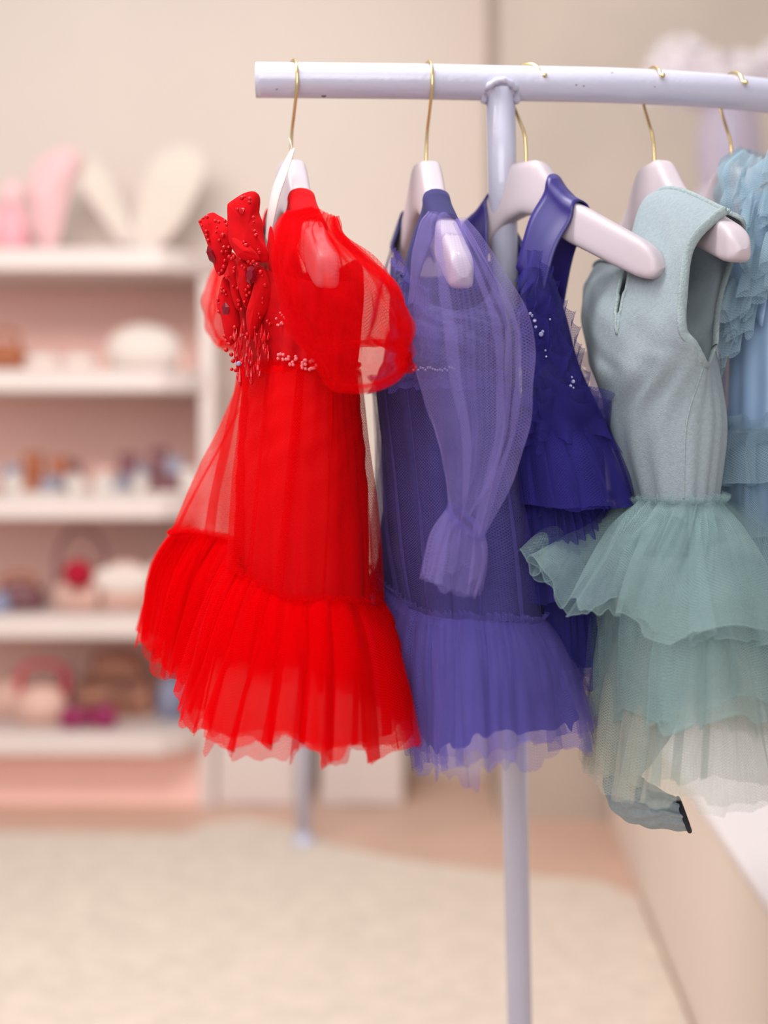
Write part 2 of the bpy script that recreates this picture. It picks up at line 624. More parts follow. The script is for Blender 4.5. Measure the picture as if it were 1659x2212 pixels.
M['gry2'] = tulle('sea_green_tulle_sheer', lin(222, 226, 212), 0.30, net=0.2, trans=0.25, sheen=0.25)
M['blu1'] = tulle('pale_blue_tulle', lin(186, 214, 230), 0.46, net=0.2, trans=0.4, sheen=0.25)
M['lilac'] = tulle('lilac_tulle', lin(214, 202, 220), 0.6, net=0.15, trans=0.4, sheen=0.1)
M['whitet'] = tulle('white_tulle', lin(248, 240, 244), 0.65, net=0.15, trans=0.4, sheen=0.1)

# ------------------------------------------------------------------ setting
ZB, ZW = 4.08, 3.6
XC = (1080 - W_PX / 2) / F * ZW


def quadbox(name, m, x0, x1, y0, y1, z0, z1):
    return struct(box(name, None, m, x0, x1, y0, y1, z0, z1, bev=0))


quadbox('floor', M['floor'], -3.2, 2.4, -0.6, 4.3, -0.05, 0.0)
quadbox('wall_back', M['wall'], -3.2, XC, ZB, ZB + 0.1, 0.0, 3.0)
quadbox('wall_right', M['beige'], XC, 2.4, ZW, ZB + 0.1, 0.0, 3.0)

# ------------------------------------------------------------------ rug
rp = [(-900, 1800), (-200, 1806), (200, 1810), (400, 1814), (450, 1790), (530, 1778), (620, 1795), (720, 1840), (860, 1868), (1000, 1888), (1150, 1905), (1300, 1915)]
plan = []
for px, py in rp:
    Z = CAMH * F / (py - HOR)
    plan.append(((px - W_PX / 2) / F * Z, Z))
plan += [(0.528, 2.95), (0.475, 1.9), (0.445, 1.45), (0.44, 1.0), (0.40, 0.4), (-1.4, 0.4), (-1.5, 2.0)]
rug = prism('rug', None, M['rug'], plan, 0.0, 0.014, bev=0.005)
tag(rug, 'cream textured rug with an uneven back edge, spread over the tan floor', 'rug')

# ------------------------------------------------------------------ platform on the right, low blocks, slim stand
pf = thing('display_platform', (0.9, 2.6, 0), 'low beige platform with white top, right of the clothes rack at the wall', 'platform')
pl = [(0.462, 1.5), (1.6, 1.5), (1.6, 3.55), (0.565, 3.55)]
prism('base', pf, M['block'], pl, 0.0, 0.372, bev=0.004)
prism('top_board', pf, M['blocktop'], [(0.458, 1.495), (1.605, 1.495), (1.605, 3.555), (0.561, 3.555)], 0.372, 0.39, bev=0.004)

for (x0, x1, h, lab) in ((465, 640, 0.30, 'low pale pink block beside the shelving unit, left of slim white pole'),
                         (690, 872, 0.26, 'low pale pink block at back wall, right of slim white pole')):
    Z = 3.74
    a, b = (x0 - W_PX / 2) / F * Z, (x1 - W_PX / 2) / F * Z
    t = thing('display_block', ((a + b) / 2, Z + 0.15, 0), lab, 'block', 'low pink blocks along the back wall')
    box('body', t, M['shelf'], a, b, Z, Z + 0.3, 0.0, h, bev=0.006)
    box('top_board', t, M['shelf'], a - 0.006, b + 0.006, Z - 0.006, Z + 0.306, h, h + 0.015, bev=0.004)

st = thing('display_stand', P(656, 1830, 3.34) * np.array([1, 1, 0]), 'slim white pole stand on the rug edge behind the red dress', 'stand')
bx, by = st.location[0], st.location[1]
tube('pole', st, M['rack'], [(bx, by, 0.01), (bx, by, 0.5), (bx, by, 1.0)], 0.0155, 20)
lathe('foot', st, M['rack'], [(0.03, 0.014), (0.03, 0.02), (0.018, 0.026), (0.016, 0.04)], (bx, by, 0.0), 24)
tube('crossbar', st, M['rack'], [(bx - 0.06, by, 1.0), (bx, by, 1.0), (bx + 0.06, by, 1.0)], 0.012, 16)

# ------------------------------------------------------------------ shelving unit and what stands on it
ZF = 3.72


def sx(px, Z=ZF):
    return (px - W_PX / 2) / F * Z


def sz(py, Z=ZF):
    return CAMH - (py - HOR) / F * Z


un = thing('shelving_unit', (-1.1, 3.9, 0), 'tall pink and white shelving unit against the back wall at left', 'shelf')
XL, XR = -2.2, sx(462)
box('back_panel', un, M['shelf_back'], XL, XR, ZB - 0.03, ZB - 0.005, 0.0, sz(548), bev=0)
box('side_panel', un, M['shelf'], XR - 0.038, XR, ZF, ZB - 0.03, 0.0, sz(600), bev=0.003)
box('side_panel', un, M['shelf'], XL, XL + 0.038, ZF, ZB - 0.03, 0.0, sz(600), bev=0.003)
shelf_y = [572, 826, 1093, 1342, 1588]
SH = []
for i, y in enumerate(shelf_y):
    zt = sz(y) + 0.028
    SH.append(zt)
    zf = 3.6
    poly = [(XL, zf), (sx(350, zf), zf), (sx(395, 3.64), 3.64), (XR + 0.006, ZF + 0.04), (XR + 0.006, ZB - 0.03), (XL, ZB - 0.03)]
    prism('shelf', un, M['shelf'], poly, zt - 0.056, zt, bev=0.005)
box('plinth', un, M['shelf_back'], XL + 0.04, XR - 0.04, ZF + 0.03, ZF + 0.05, 0.0, SH[4] - 0.056, bev=0.002)

C = {
    'white': mat('white_plush', lin(222, 208, 198), 0.95, noise=0.05, scale=40, bump=0.5, bscale=60, sheen=0.3),
    'brown': mat('brown_suede', lin(168, 98, 66), 0.8, noise=0.1, scale=40),
    'dark': mat('dark_plum_leather', lin(126, 80, 84), 0.6, noise=0.1, scale=40),
    'greyl': mat('grey_leather', lin(150, 146, 160), 0.6, noise=0.1, scale=40),
    'crim': mat('crimson_pompom', lin(176, 0, 44), 0.9, noise=0.15, scale=80, bump=0.6, bscale=120),
    'mag': mat('magenta_satin', lin(140, 6, 76), 0.5, noise=0.1, scale=30),
    'rose': mat('rose_red_leather', lin(212, 66, 84), 0.6, noise=0.08, scale=30),
    'tan': mat('tan_wicker', lin(226, 160, 134), 0.8, noise=0.2, scale=90, bump=0.5, bscale=150),
    'pink': mat('pale_pink_fabric', lin(232, 188, 188), 0.9, noise=0.06, scale=30, sheen=0.2),
    'cream': mat('cream_fabric', lin(220, 206, 192), 0.9, noise=0.05, scale=30, sheen=0.2),
    'blue': mat('slate_blue_fabric', lin(140, 142, 166), 0.9, noise=0.08, scale=30),
    'peach': mat('blush_leather', lin(226, 182, 166), 0.7, noise=0.05, scale=30),
}


def shoe(px, shelf, Z, mb, ms, lab, rz=0.3, hgt=0.05, grp='small shoes on the third shelf', size=0.075):
    """child's ankle shoe: sole, rounded upper, dark collar"""
    zt = SH[shelf]
    x = sx(px, Z)
    t = thing('child_shoe', (x, Z, zt), lab, 'shoe', grp, rz)

    def sec(yy, w, h, z0):
        out = []
        for q in range(12):
            a = 2 * math.pi * q / 12
            out.append((w * math.cos(a), yy, z0 + max(0.0, h * (0.5 + 0.5 * math.sin(a)))))
        return out
    L_ = size
    rings_ = [sec(-L_, 0.006, 0.012, 0.008), sec(-L_ * .9, 0.024, 0.026, 0.008), sec(-L_ * .5, 0.031, 0.034, 0.008), sec(0, 0.028, 0.05, 0.008),
              sec(L_ * .45, 0.027, 0.052, 0.008), sec(L_ * .85, 0.022, 0.05, 0.008), sec(L_ * .95, 0.006, 0.04, 0.01)]
    g = np.array([crom_closed(r, 20) for r in rings_])
    nv, nu = g.shape[:2]
    f = [[i * nu + j, i * nu + (j + 1) % nu, (i + 1) * nu + (j + 1) % nu, (i + 1) * nu + j] for i in range(nv - 1) for j in range(nu)]
    mk('upper', g.reshape(-1, 3), f, mb, t, world=False)
    sole = [(0.0, -L_ * 1.02), (0.026, -L_ * .85), (0.033, -L_ * .4), (0.03, L_ * .3), (0.025, L_ * .9), (0.0, L_ * 1.0), (-0.025, L_ * .9), (-0.03, L_ * .3), (-0.033, -L_ * .4), (-0.026, -L_ * .85)]
    bm = bmesh.new()
    lo = [bm.verts.new((a, b, 0)) for a, b in sole]
    hi = [bm.verts.new((a, b, 0.012)) for a, b in sole]
    bm.faces.new(lo[::-1]); bm.faces.new(hi)
    for i in range(len(sole)):
        k = (i + 1) % len(sole)
        bm.faces.new([lo[i], lo[k], hi[k], hi[i]])
    bm_obj('sole', bm, C['white'], t)
    n_ = 20
    vs, fs = [], []
    for q, (rr, zz) in enumerate(((0.024, 0.045), (0.026, 0.052), (0.025, 0.05 + hgt), (0.019, 0.05 + hgt), (0.018, 0.05))):
        for s in range(n_):
            a = 2 * math.pi * s / n_
            vs.append((rr * math.cos(a), L_ * .38 + 1.2 * rr * math.sin(a), zz))
    for q in range(4):
        for s in range(n_):
            fs.append([q * n_ + s, q * n_ + (s + 1) % n_, (q + 1) * n_ + (s + 1) % n_, (q + 1) * n_ + s])
    mk('collar', np.array(vs), fs, ms, t, world=False)
    return t


def bag(px, shelf, Z, w, h, d, mb, mh, lab, hh=0.07, dome=0.5, hw=0.6, name='handbag', flap=None):
    zt = SH[shelf]
    x = sx(px, Z)
    t = thing(name, (x, Z, zt), lab, 'bag', None)
    prof = [(-w / 2 * .9, 0), (-w / 2, h * .12), (-w / 2, h * (1 - dome)), (-w / 2 * .82, h * (1 - dome * .35)), (-w / 2 * .45, h * .97), (0, h), (w / 2 * .45, h * .97), (w / 2 * .82, h * (1 - dome * .35)), (w / 2, h * (1 - dome)), (w / 2, h * .12), (w / 2 * .9, 0)]
    bm = bmesh.new()
    fr = [bm.verts.new((a, -d / 2, b)) for a, b in prof]
    bk = [bm.verts.new((a, d / 2, b)) for a, b in prof]
    bm.faces.new(fr); bm.faces.new(bk[::-1])
    for i in range(len(prof)):
        k = (i + 1) % len(prof)
        bm.faces.new([fr[i], bk[i], bk[k], fr[k]])
    bmesh.ops.bevel(bm, geom=list(bm.edges), offset=min(d, h) * .12, segments=2, affect='EDGES')
    bm_obj('body', bm, mb, t)
    if hh:
        k = w / 2 * hw
        tube('handle', t, mh, [(-k, 0, h * .7), (-k * 1.02, 0, h + hh * .5), (-k * .6, 0, h + hh * .95), (0, 0, h + hh * 1.05), (k * .6, 0, h + hh * .95), (k * 1.02, 0, h + hh * .5), (k, 0, h * .7)], 0.007, 10, n=40, world=False)
    if flap:
        puff('flap', t, flap, [(-w * .42, -d / 2 - .004, h * .5), (-w * .46, -d / 2 - .004, h * .8), (0, -d / 2 - .004, h * .93), (w * .46, -d / 2 - .004, h * .8), (w * .42, -d / 2 - .004, h * .5), (0, -d / 2 - .004, h * .38)], 0.008, world=False)
    return t


# top of the unit: fairy wings in pink and in cream
def wings(name, lab, mw, mr, leaves, Z, grp):
    zt = SH[0]
    cx = np.mean([p[0] for lf in leaves for p in lf])
    t = thing(name, (sx(cx, Z), Z, zt), lab, 'wings', grp)
    for lf in leaves:
        o = puff('wing', t, mw, PX([(a, b, Z + c) for a, b, c in lf]), 0.012, seed=int(lf[0][0]), wr=0.006)
        tube('rim', o, mr, PX([(a, b, Z + c) for a, b, c in lf]), 0.007, 8, n=48, closed=True)
    b0 = P(cx, 540, Z); b0[2] = zt
    lathe('stand', t, mr, [(0.05, 0.0), (0.05, 0.008), (0.012, 0.014), (0.008, 0.07)], b0, 20)
    return t


wings('fairy_wings', 'pair of cream fairy wings spread in a V on top of the shelving unit', C['cream'], C['white'],
      [[(268, 525, 0), (225, 470, -.02), (180, 400, -.03), (165, 350, -.03), (195, 340, -.03), (235, 385, -.02), (262, 440, 0), (278, 500, 0)],
       [(290, 525, 0), (300, 440, 0), (325, 365, -.02), (370, 322, -.03), (425, 325, -.03), (438, 370, -.03), (415, 430, -.02), (380, 490, -.01), (330, 535, 0)]], 3.86, 'costume wings on top of the shelving unit')
wings('fairy_wings', 'pink fairy wings at the left end above the top shelf', C['pink'], C['pink'],
      [[(100, 530, 0), (70, 470, -.02), (68, 400, -.03), (95, 345, -.03), (145, 325, -.03), (168, 345, -.02), (150, 400, 0), (132, 470, 0), (118, 525, 0)],
       [(80, 535, 0), (40, 500, 0), (5, 455, -.02), (-40, 420, -.02), (-60, 460, -.02), (-20, 510, 0), (30, 540, 0)]], 3.8, 'costume wings on top of the shelving unit')
t = thing('pink_toy', (sx(28, 3.7), 3.7, SH[0]), 'small bright pink plush on the top shelf edge at far left', 'toy')
lathe('body', t, mat('hot_pink_plush', lin(244, 168, 176), 0.95, noise=0.08, scale=40), [(0.02, 0.0), (0.04, 0.02), (0.042, 0.06), (0.03, 0.1), (0.02, 0.12)], (sx(28, 3.7), 3.7, SH[0]), 24)
lathe('head', t, C['pink'], [(0.012, 0.112), (0.032, 0.13), (0.036, 0.155), (0.026, 0.18), (0.008, 0.19)], (sx(28, 3.7), 3.7, SH[0]), 24)

# second shelf: plush and folded white slippers
zt = SH[1]
Z = 3.74
t = thing('plush_bag', (sx(312, Z), Z, zt), 'round white plush bag with blush strap at right of the second shelf', 'bag')
lathe('body', t, C['white'], [(0.05, 0.0), (0.085, 0.012), (0.098, 0.05), (0.09, 0.085), (0.062, 0.112), (0.02, 0.124)], (sx(312, Z), Z, zt), 36, 1.0, 0.6, wob=0.05)
tube('strap', t, C['peach'], [P(228, 812, Z), P(230, 770, Z), P(250, 725, Z + .02), P(310, 708, Z + .03), P(372, 730, Z + .02), P(396, 780, Z), P(398, 812, Z)], 0.012, 10, n=40)
for px, lab in ((92, 'white fur slipper at left on the second shelf'), (172, 'white fur slipper beside the round plush bag, second shelf')):
    t = thing('fur_slipper', (sx(px, 3.7), 3.7, zt), lab, 'slipper', 'white slippers on the second shelf')
    lathe('upper', t, C['white'], [(0.04, 0.008), (0.05, 0.016), (0.048, 0.032), (0.03, 0.042), (0.01, 0.044)], (sx(px, 3.7), 3.7, zt), 24, 1.0, 0.7, wob=0.06, seed=px)
    lathe('sole', t, C['peach'], [(0.047, 0.0), (0.05, 0.004), (0.049, 0.009)], (sx(px, 3.7), 3.7, zt), 24, 1.0, 0.7)
bag(8, 1, 3.72, 0.12, 0.075, 0.07, C['brown'], C['brown'], 'small brown bag at left edge of the second shelf', hh=0.03)
# third shelf: shoes
for px, mb, ms, rz, lab, hg in (
        (30, C['white'], C['greyl'], 0.5, 'white child shoe with grey collar, leftmost on the third shelf', .03),
        (72, C['brown'], C['brown'], 0.2, 'tan child ankle boot between white shoes, third shelf', .06),
        (120, C['greyl'], C['brown'], -0.2, 'pale grey child shoe with brown collar on the third shelf', .05),
        (160, C['white'], C['dark'], 0.4, 'white child shoe with dark collar at middle of the third shelf', .04),
        (225, C['white'], C['peach'], 0.2, 'small white child shoe with blush collar, third shelf', .02),
        (268, C['greyl'], C['dark'], -0.2, 'grey child boot with dark top on the third shelf', .06),
        (305, C['white'], C['greyl'], 0.3, 'white child shoe left of two plum boots, third shelf', .03),
        (343, C['dark'], C['dark'], 0.1, 'plum child boot with tall shaft on the third shelf', .075),
        (372, C['dark'], C['greyl'], -0.1, 'plum child boot with grey top on the third shelf', .05),
        (408, C['white'], C['white'], 0.3, 'white child shoe at right end of the third shelf', .02)):
    shoe(px, 2, 3.72 + 0.02 * (px % 3), mb, ms, lab, rz, hg)
# fourth shelf: bags
t = bag(176, 3, 3.72, 0.13, 0.085, 0.06, C['peach'], C['dark'], 'blush bag with tall plum handle and crimson pompom on fourth shelf', hh=0.12, dome=.3, hw=.95)
bm = bmesh.new()
bmesh.ops.create_icosphere(bm, subdivisions=4, radius=0.036)
r_ = random.Random(4)
for v in bm.verts:
    v.co *= 1 + r_.uniform(-.12, .12)
bm_obj('pompom', bm, C['crim'], t, loc=(0, -0.045, 0.10))
bag(272, 3, 3.73, 0.15, 0.13, 0.08, C['peach'], C['white'], 'blush bag with white plush flap at middle of the fourth shelf', hh=0, dome=.6, flap=C['white'])
bag(352, 3, 3.76, 0.10, 0.13, 0.07, C['white'], C['white'], 'small white domed bag beside the red skirt on the fourth shelf', hh=0, dome=.6)
bag(40, 3, 3.74, 0.13, 0.07, 0.07, C['dark'], C['brown'], 'low plum bag at left of the fourth shelf', hh=0.02)
bag(2, 3, 3.70, 0.05, 0.055, 0.06, C['blue'], C['blue'], 'slate blue pouch at left edge of the fourth shelf', hh=0)
# fifth shelf
bag(92, 4, 3.74, 0.13, 0.10, 0.07, C['peach'], C['rose'], 'blush bag with rose red arched handle on the lowest shelf', hh=0.055, hw=.9)
bag(140, 4, 3.80, 0.03, 0.14, 0.05, C['dark'], C['dark'], 'narrow plum pouch standing on the lowest shelf', hh=0)
bag(250, 4, 3.86, 0.19, 0.15, 0.08, C['tan'], C['brown'], 'round tan wicker bag on the lowest shelf behind the magenta bow', hh=0.015, dome=.9)
bag(372, 4, 3.8, 0.07, 0.12, 0.06, C['blue'], C['blue'], 'slate blue pouch half hidden by red skirt, lowest shelf', hh=0)
bag(20, 4, 3.82, 0.09, 0.11, 0.06, C['peach'], C['tan'], 'plain blush bag at left of the lowest shelf', hh=0.0)
Z = 3.66
zc_ = SH[4] + 0.03
t = thing('hair_bow', (sx(190, Z), Z, SH[4]), 'magenta satin hair bow lying at front of the lowest shelf', 'bow')
xk = sx(190, Z)
puff('loop', t, C['mag'], [(xk, Z, zc_ + .008), (xk - .03, Z, zc_ + .026), (xk - .066, Z, zc_ + .02), (xk - .07, Z, zc_ - .02), (xk - .03, Z, zc_ - .026), (xk, Z, zc_ - .008)], 0.014)
puff('loop', t, C['mag'], [(xk, Z, zc_ + .008), (xk + .03, Z, zc_ + .028), (xk + .066, Z, zc_ + .028), (xk + .07, Z, zc_ - .02), (xk + .03, Z, zc_ - .026), (xk, Z, zc_ - .008)], 0.014)
puff('knot', t, C['mag'], [(xk - .014, Z - .006, zc_), (xk, Z - .006, zc_ + .02), (xk + .014, Z - .006, zc_), (xk, Z - .006, zc_ - .02)], 0.018)

# ------------------------------------------------------------------ gown on the platform, far right
gz = 3.0
gw = thing('display_gown', (P(1575, 600, gz)[0], gz, 0.39), 'blurred lilac gown with white tulle collar on the platform behind the rail', 'dress')
loft('bodice', gw, M['lilac'], [ring(215, 1530, 1625, 1578, 1578, gz, .05, .05), ring(300, 1505, 1645, 1575, 1575, gz, .09, .09), ring(420, 1515, 1640, 1575, 1575, gz, .08, .08)], nu=120, nv=14, a1=.004, seed=61)
loft('skirt', gw, M['lilac'], [ring(415, 1515, 1640, 1575, 1575, gz, .08, .08), ring(560, 1380, 1780, 1575, 1575, gz, .26, .25), ring(760, 1290, 1870, 1575, 1575, gz, .33, .3), ring(1000, 1265, 1890, 1575, 1575, gz, .35, .32), ring(1330, 1262, 1900, 1575, 1575, gz, .37, .34)], nu=260, nv=40, a0=.006, a1=.025, k0=30, k1=16, seed=62)
loft('skirt', gw, M['whitet'], [ring(415, 1512, 1643, 1575, 1575, gz, .085, .085), ring(520, 1440, 1730, 1575, 1575, gz, .2, .2), ring(640, 1400, 1760, 1575, 1575, gz, .27, .26)], nu=260, nv=20, a0=.006, a1=.02, k0=30, k1=16, seed=63, jag=.15)
cr = ring(205, 1500, 1650, 1575, 1575, gz, .08, .08)
co = cr - cr.mean(0); co /= np.linalg.norm(co, axis=1, keepdims=True)
for q, (dz, wd) in enumerate(((0.01, .03), (0.04, .03))):
    frill('collar_frill', gw, M['whitet'], cr + np.array([0, 0, dz]), (0, 0, 1), co, wd, 12, 0.02, seed=64 + q, closed=True, flare=.03)
for px in (1462, 1690):
    c0 = P(px, 150, gz)
    for q in range(3):
        rr = np.array([c0 + np.array([0.05 * math.cos(a) * (1 - .2 * q), 0.05 * math.sin(a), -.04 + .03 * q]) for a in np.linspace(0, 2 * math.pi, 12, endpoint=False)])
        oo = rr - rr.mean(0); oo /= np.linalg.norm(oo, axis=1, keepdims=True)
        frill('sleeve_frill', gw, M['whitet'], rr, (0, 0, 1), oo, .03, 8, .015, seed=70 + q, closed=True, flare=.02)
tube('stand_pole', gw, M['rack'], [P(1575, 220, gz), P(1575, 900, gz), np.array([P(1575, 900, gz)[0], gz, 0.39])], 0.014, 14)

# ------------------------------------------------------------------ clothes rack
RH = 1.325
RR = 0.0181
rail_px = [(553, 1.464), (700, 1.466), (900, 1.470), (1080, 1.477), (1300, 1.4845), (1500, 1.502), (1659, 1.53), (1830, 1.575), (2050, 1.65)]
rail_pts = np.array([((px - W_PX / 2) / F * Z, Z, RH) for px, Z in rail_px])
rail_path = path_open(rail_pts, 90)


def rail_at(px):
    """rail centre seen at pixel column px"""
    cols = rail_path[:, 0] / rail_path[:, 1] * F + W_PX / 2
    return np.array([np.interp(px, cols, rail_path[:, k]) for k in range(3)])


rk = thing('clothes_rack', (0.18, 1.83, 0), 'lavender white tube rack holding the tulle dresses on its curved rail', 'rack')
tube('rail', rk, M['rack'], rail_path, RR, 40)
top1 = rail_at(1080) + np.array([0, -0.004, -0.004])
foot1 = np.array([0.176, 1.80, 0.014])
tube('post', rk, M['rack'], [top1 + (foot1 - top1) * t for t in np.linspace(0, 1, 12)], 0.0152, 32)
wp = []
for t in np.linspace(0, 2 * math.pi, 40, endpoint=False):
    c, s = math.cos(t), math.sin(t)
    q = 0.0172
    yy = q * s
    zz = -math.sqrt(max(0, (RR + 0.001) ** 2 - min(yy ** 2, (RR) ** 2)))
    wp.append(top1 + np.array([q * c, yy - 0.002, zz + 0.004 if s > -0.2 else zz * 0.75 + 0.008]))
tube('weld_bead', rk, M['rack'], wp, 0.0034 + 0.0007 * np.sin(np.arange(40) * 2.3), 10, closed=True)
top2 = rail_at(1980) + np.array([0, 0, -0.004])
foot2 = top2 + np.array([0.03, 0.22, 0]); foot2[2] = 0.40
tube('post', rk, M['rack'], [top2 + (foot2 - top2) * t for t in np.linspace(0, 1, 10)], 0.0152, 24)
for ft in (foot1, foot2):
    lathe('foot_cap', rk, M['rack'], [(0.02, 0.0), (0.021, 0.004), (0.021, 0.016), (0.0165, 0.02)], (ft[0], ft[1], 0.014 if ft is foot1 else 0.39), 24)
# paint chips on the rail
for q, (px, py) in enumerate(((700, 211), (1256, 189), (1407, 191), (1587, 206), (1240, 187), (1576, 182), (600, 194), (1317, 160))):
    c = rail_at(px)
    # point on the camera side of the tube seen at row py
    hh = CAMH - (py - HOR) / F * (c[1] - RR * .6)
    dz = float(np.clip(hh - RH, -RR * .95, RR * .95))
    p = c + np.array([0, -math.sqrt(RR * RR - dz * dz), dz])
    s = 0.0009 if q else 0.0022
    bm = bmesh.new()
    bmesh.ops.create_icosphere(bm, subdivisions=1, radius=s)
    o = bm_obj('paint_chip', bm, M['speck'], rk, loc=tuple(p - np.array(rk.location)))
    o.scale = (1.4, .5, .7)

# ------------------------------------------------------------------ hangers
NECK = -0.082       # top of the wooden neck below the rail centre
HPROF_OUT = [(0.0, 0.0), (0.019, 0.0), (0.0235, -0.003), (0.033, -0.015), (0.044, -0.031), (0.058, -0.045), (0.088, -0.062), (0.125, -0.083), (0.148, -0.0965), (0.158, -0.105), (0.1645, -0.1145), (0.168, -0.124)]
HPROF_IN = [(0.0, -0.054), (0.021, -0.060), (0.038, -0.074), (0.058, -0.089), (0.084, -0.102), (0.112, -0.1165), (0.142, -0.131), (0.155, -0.1345), (0.163, -0.132), (0.168, -0.124)]


def arm_top(s):
    xs = [p[0] for p in HPROF_OUT]
    zs = [p[1] for p in HPROF_OUT]
    return NECK + float(np.interp(abs(s), xs, zs))


def arm_bot(s):
    pts = HPROF_IN
    return NECK + float(np.interp(abs(s), [p[0] for p in pts], [p[1] for p in pts]))


HANGER = {}


def hanger(key, px, ang, label, front_tip=False, tilt=0.0):
    """ang: heading of the near arm in plan (0 = towards the camera, positive = to the right)"""
    c = rail_at(px)
    a = np.array([math.sin(ang), -math.cos(ang), 0.0])
    n = np.array([-math.cos(ang), -math.sin(ang), 0.0])     # the side the dress front faces
    up = np.array([0, 0, 1.0])
    a, up = a * math.cos(tilt) + up * math.sin(tilt), up * math.cos(tilt) - a * math.sin(tilt)
    HANGER[key] = (c, a, n, up)
    t = thing('clothes_hanger', c, label, 'hanger', 'pale pink wooden hangers on the rail')
    t.rotation_euler = Matrix((a, -n, up)).transposed().to_euler()
    ss = np.linspace(-1, 1, 181)
    ss = 0.168 * np.sign(ss) * (1 - (1 - np.abs(ss)) ** 1.25)
    ker = np.ones(5) / 5
    tp = np.array([arm_top(s) for s in ss])
    bt = np.array([arm_bot(s) for s in ss])
    tp[2:-2] = np.convolve(tp, ker, 'same')[2:-2]
    bt[2:-2] = np.convolve(bt, ker, 'same')[2:-2]
    vs, fs = [], []
    m_ = 28
    for q in range(len(ss)):
        ez = min(1.0, (0.168 - abs(ss[q])) / 0.014)
        thk = 0.0118 * math.sqrt(max(0.0, 1 - (1 - ez) ** 2)) if ez < 1 else 0.0118
        cz, hz = (tp[q] + bt[q]) / 2, max(0.0, (tp[q] - bt[q]) / 2)
        for w in range(m_):
            th = 2 * math.pi * (w + .5) / m_
            cx_, cy_ = math.cos(th), math.sin(th)
            vs.append((ss[q], thk * math.copysign(abs(cx_) ** .42, cx_), cz + hz * math.copysign(abs(cy_) ** .42, cy_)))
    for q in range(len(ss) - 1):
        for w in range(m_):
            fs.append([q * m_ + w, q * m_ + (w + 1) % m_, (q + 1) * m_ + (w + 1) % m_, (q + 1) * m_ + w])
    mk('body', np.array(vs), fs, M['hanger'], t, world=False)
    sg = -1 if front_tip else 1
    pth = [(0, 0, NECK - 0.004), (0, 0, NECK + 0.012), (0.002 * sg, 0, -0.052), (0.010 * sg, 0, -0.034), (0.0196 * sg, 0, -0.012), (0.0204 * sg, 0, 0.002), (0.0165 * sg, 0, 0.0125), (0.008 * sg, 0, 0.0188), (0, 0, 0.0200),
           (-0.009 * sg, 0, 0.0184), (-0.0165 * sg, 0, 0.0126)]
    pth += [(-0.0205 * sg, 0, 0.006), (-0.0245 * sg, 0, 0.0045)] if front_tip else [(-0.0202 * sg, 0, 0.002), (-0.0205 * sg, 0, -0.008)]
    hk = tube('hook', t, M['gold'], pth, 0.0017, 12, n=70, world=False, label='brass wire hook')
    bm = bmesh.new()
    bmesh.ops.create_uvsphere(bm, u_segments=12, v_segments=8, radius=0.0026)
    bm_obj('tip', bm, M['gold'], hk, loc=pth[-1])
    return t


hanger('red', 632, 0.30, 'pale pink wooden hanger carrying the red dress at left end of rail', tilt=-.085)
hanger('purple', 924, 0.20, 'pale pink wooden hanger carrying the long sleeved purple dress', tilt=-.085)
hanger('navy', 1136, 0.80, 'pale pink wooden hanger turned broadside right of the post, carrying the navy dress', True)
hanger('grey', 1408, 0.30, 'pale pink wooden hanger carrying the sleeveless gray green dress', True, tilt=.07)
hanger('blue', 1580, 0.40, 'pale pink wooden hanger under the pale blue ruffles at right edge', True)


def HW(key, s, t, z):
    c, a, n, up = HANGER[key]
    return c + a * s + n * t + up * z


def strap(name, parent, m, key, s0, width, front, back, gap=0.0022, lift=0.0, label=None, s_f=0.0, s_b=0.0):
    """band laid over the hanger arm; front/back are drop lengths, s_f/s_b how far its ends shift along the arm"""
    zt = lambda s: arm_top(s) + gap + lift
    rows = []
    nW = 9
    th = 0.0115 + gap
    prof = [(th + 0.004 + front * .18, -front, 1), (th + 0.003 + front * .09, -front * .5, .6), (th + .001, -.02, .12), (th, -0.008, 0), (th * .8, -0.002, 0), (th * .4, 0.0008, 0), (0, 0.0015, 0),
            (-th * .4, 0.0008, 0), (-th * .8, -0.002, 0), (-th, -0.008, 0), (-th - .001, -.02, .12), (-th - 0.003 - back * .09, -back * .5, .6), (-th - 0.004 - back * .18, -back, 1)]
    for (tt, dz, k) in prof:
        row = []
        for q in range(nW):
            s = s0 + width * (q / (nW - 1) - .5)
            sh = (s_f if tt > 0 else s_b) * k
            row.append(HW(key, s + sh, tt, zt(s) + dz))
        rows.append(row)
    R = np.array(rows)
    g = crom_rows(R, np.linspace(0, len(prof) - 1, 60)[:, None].repeat(nW, 1))
    o = grid_mesh(name, g, m, parent, closed=False, label=label)
    md = o.modifiers.new('thick', 'SOLIDIFY')
    md.thickness = 0.0016
    md.offset = 0
    return o


# white tag hanging at the red dress's hanger
tg = thing('swing_tag', HW('red', 0.012, 0.018, NECK - 0.05), 'tall white card tag hanging at the neck of the red dress hanger', 'tag')
rows = []
for q, (pl_, pr_) in enumerate((((629, 322, 1.435), (637, 320, 1.432)), ((606, 365, 1.425), (622, 372, 1.418)), ((588, 410, 1.42), (605, 420, 1.41)), ((578, 460, 1.418), (592, 475, 1.405)), ((574, 520, 1.418), (582, 535, 1.405)))):
    A_, B_ = P(*pl_), P(*pr_)
    rows.append([A_ + (B_ - A_) * k for k in np.linspace(0, 1, 5)])
g = crom_rows(np.array(rows), np.linspace(0, 4, 24)[:, None].repeat(5, 1))
o = grid_mesh('card', g, M['tagcard'], tg, closed=False)
md = o.modifiers.new('thick', 'SOLIDIFY'); md.thickness = 0.0008; md.offset = 0
tube('string', tg, M['tagcard'], [P(631, 322, 1.433), P(627, 305, 1.44), P(624, 297, 1.452)], 0.0006, 6, n=12)

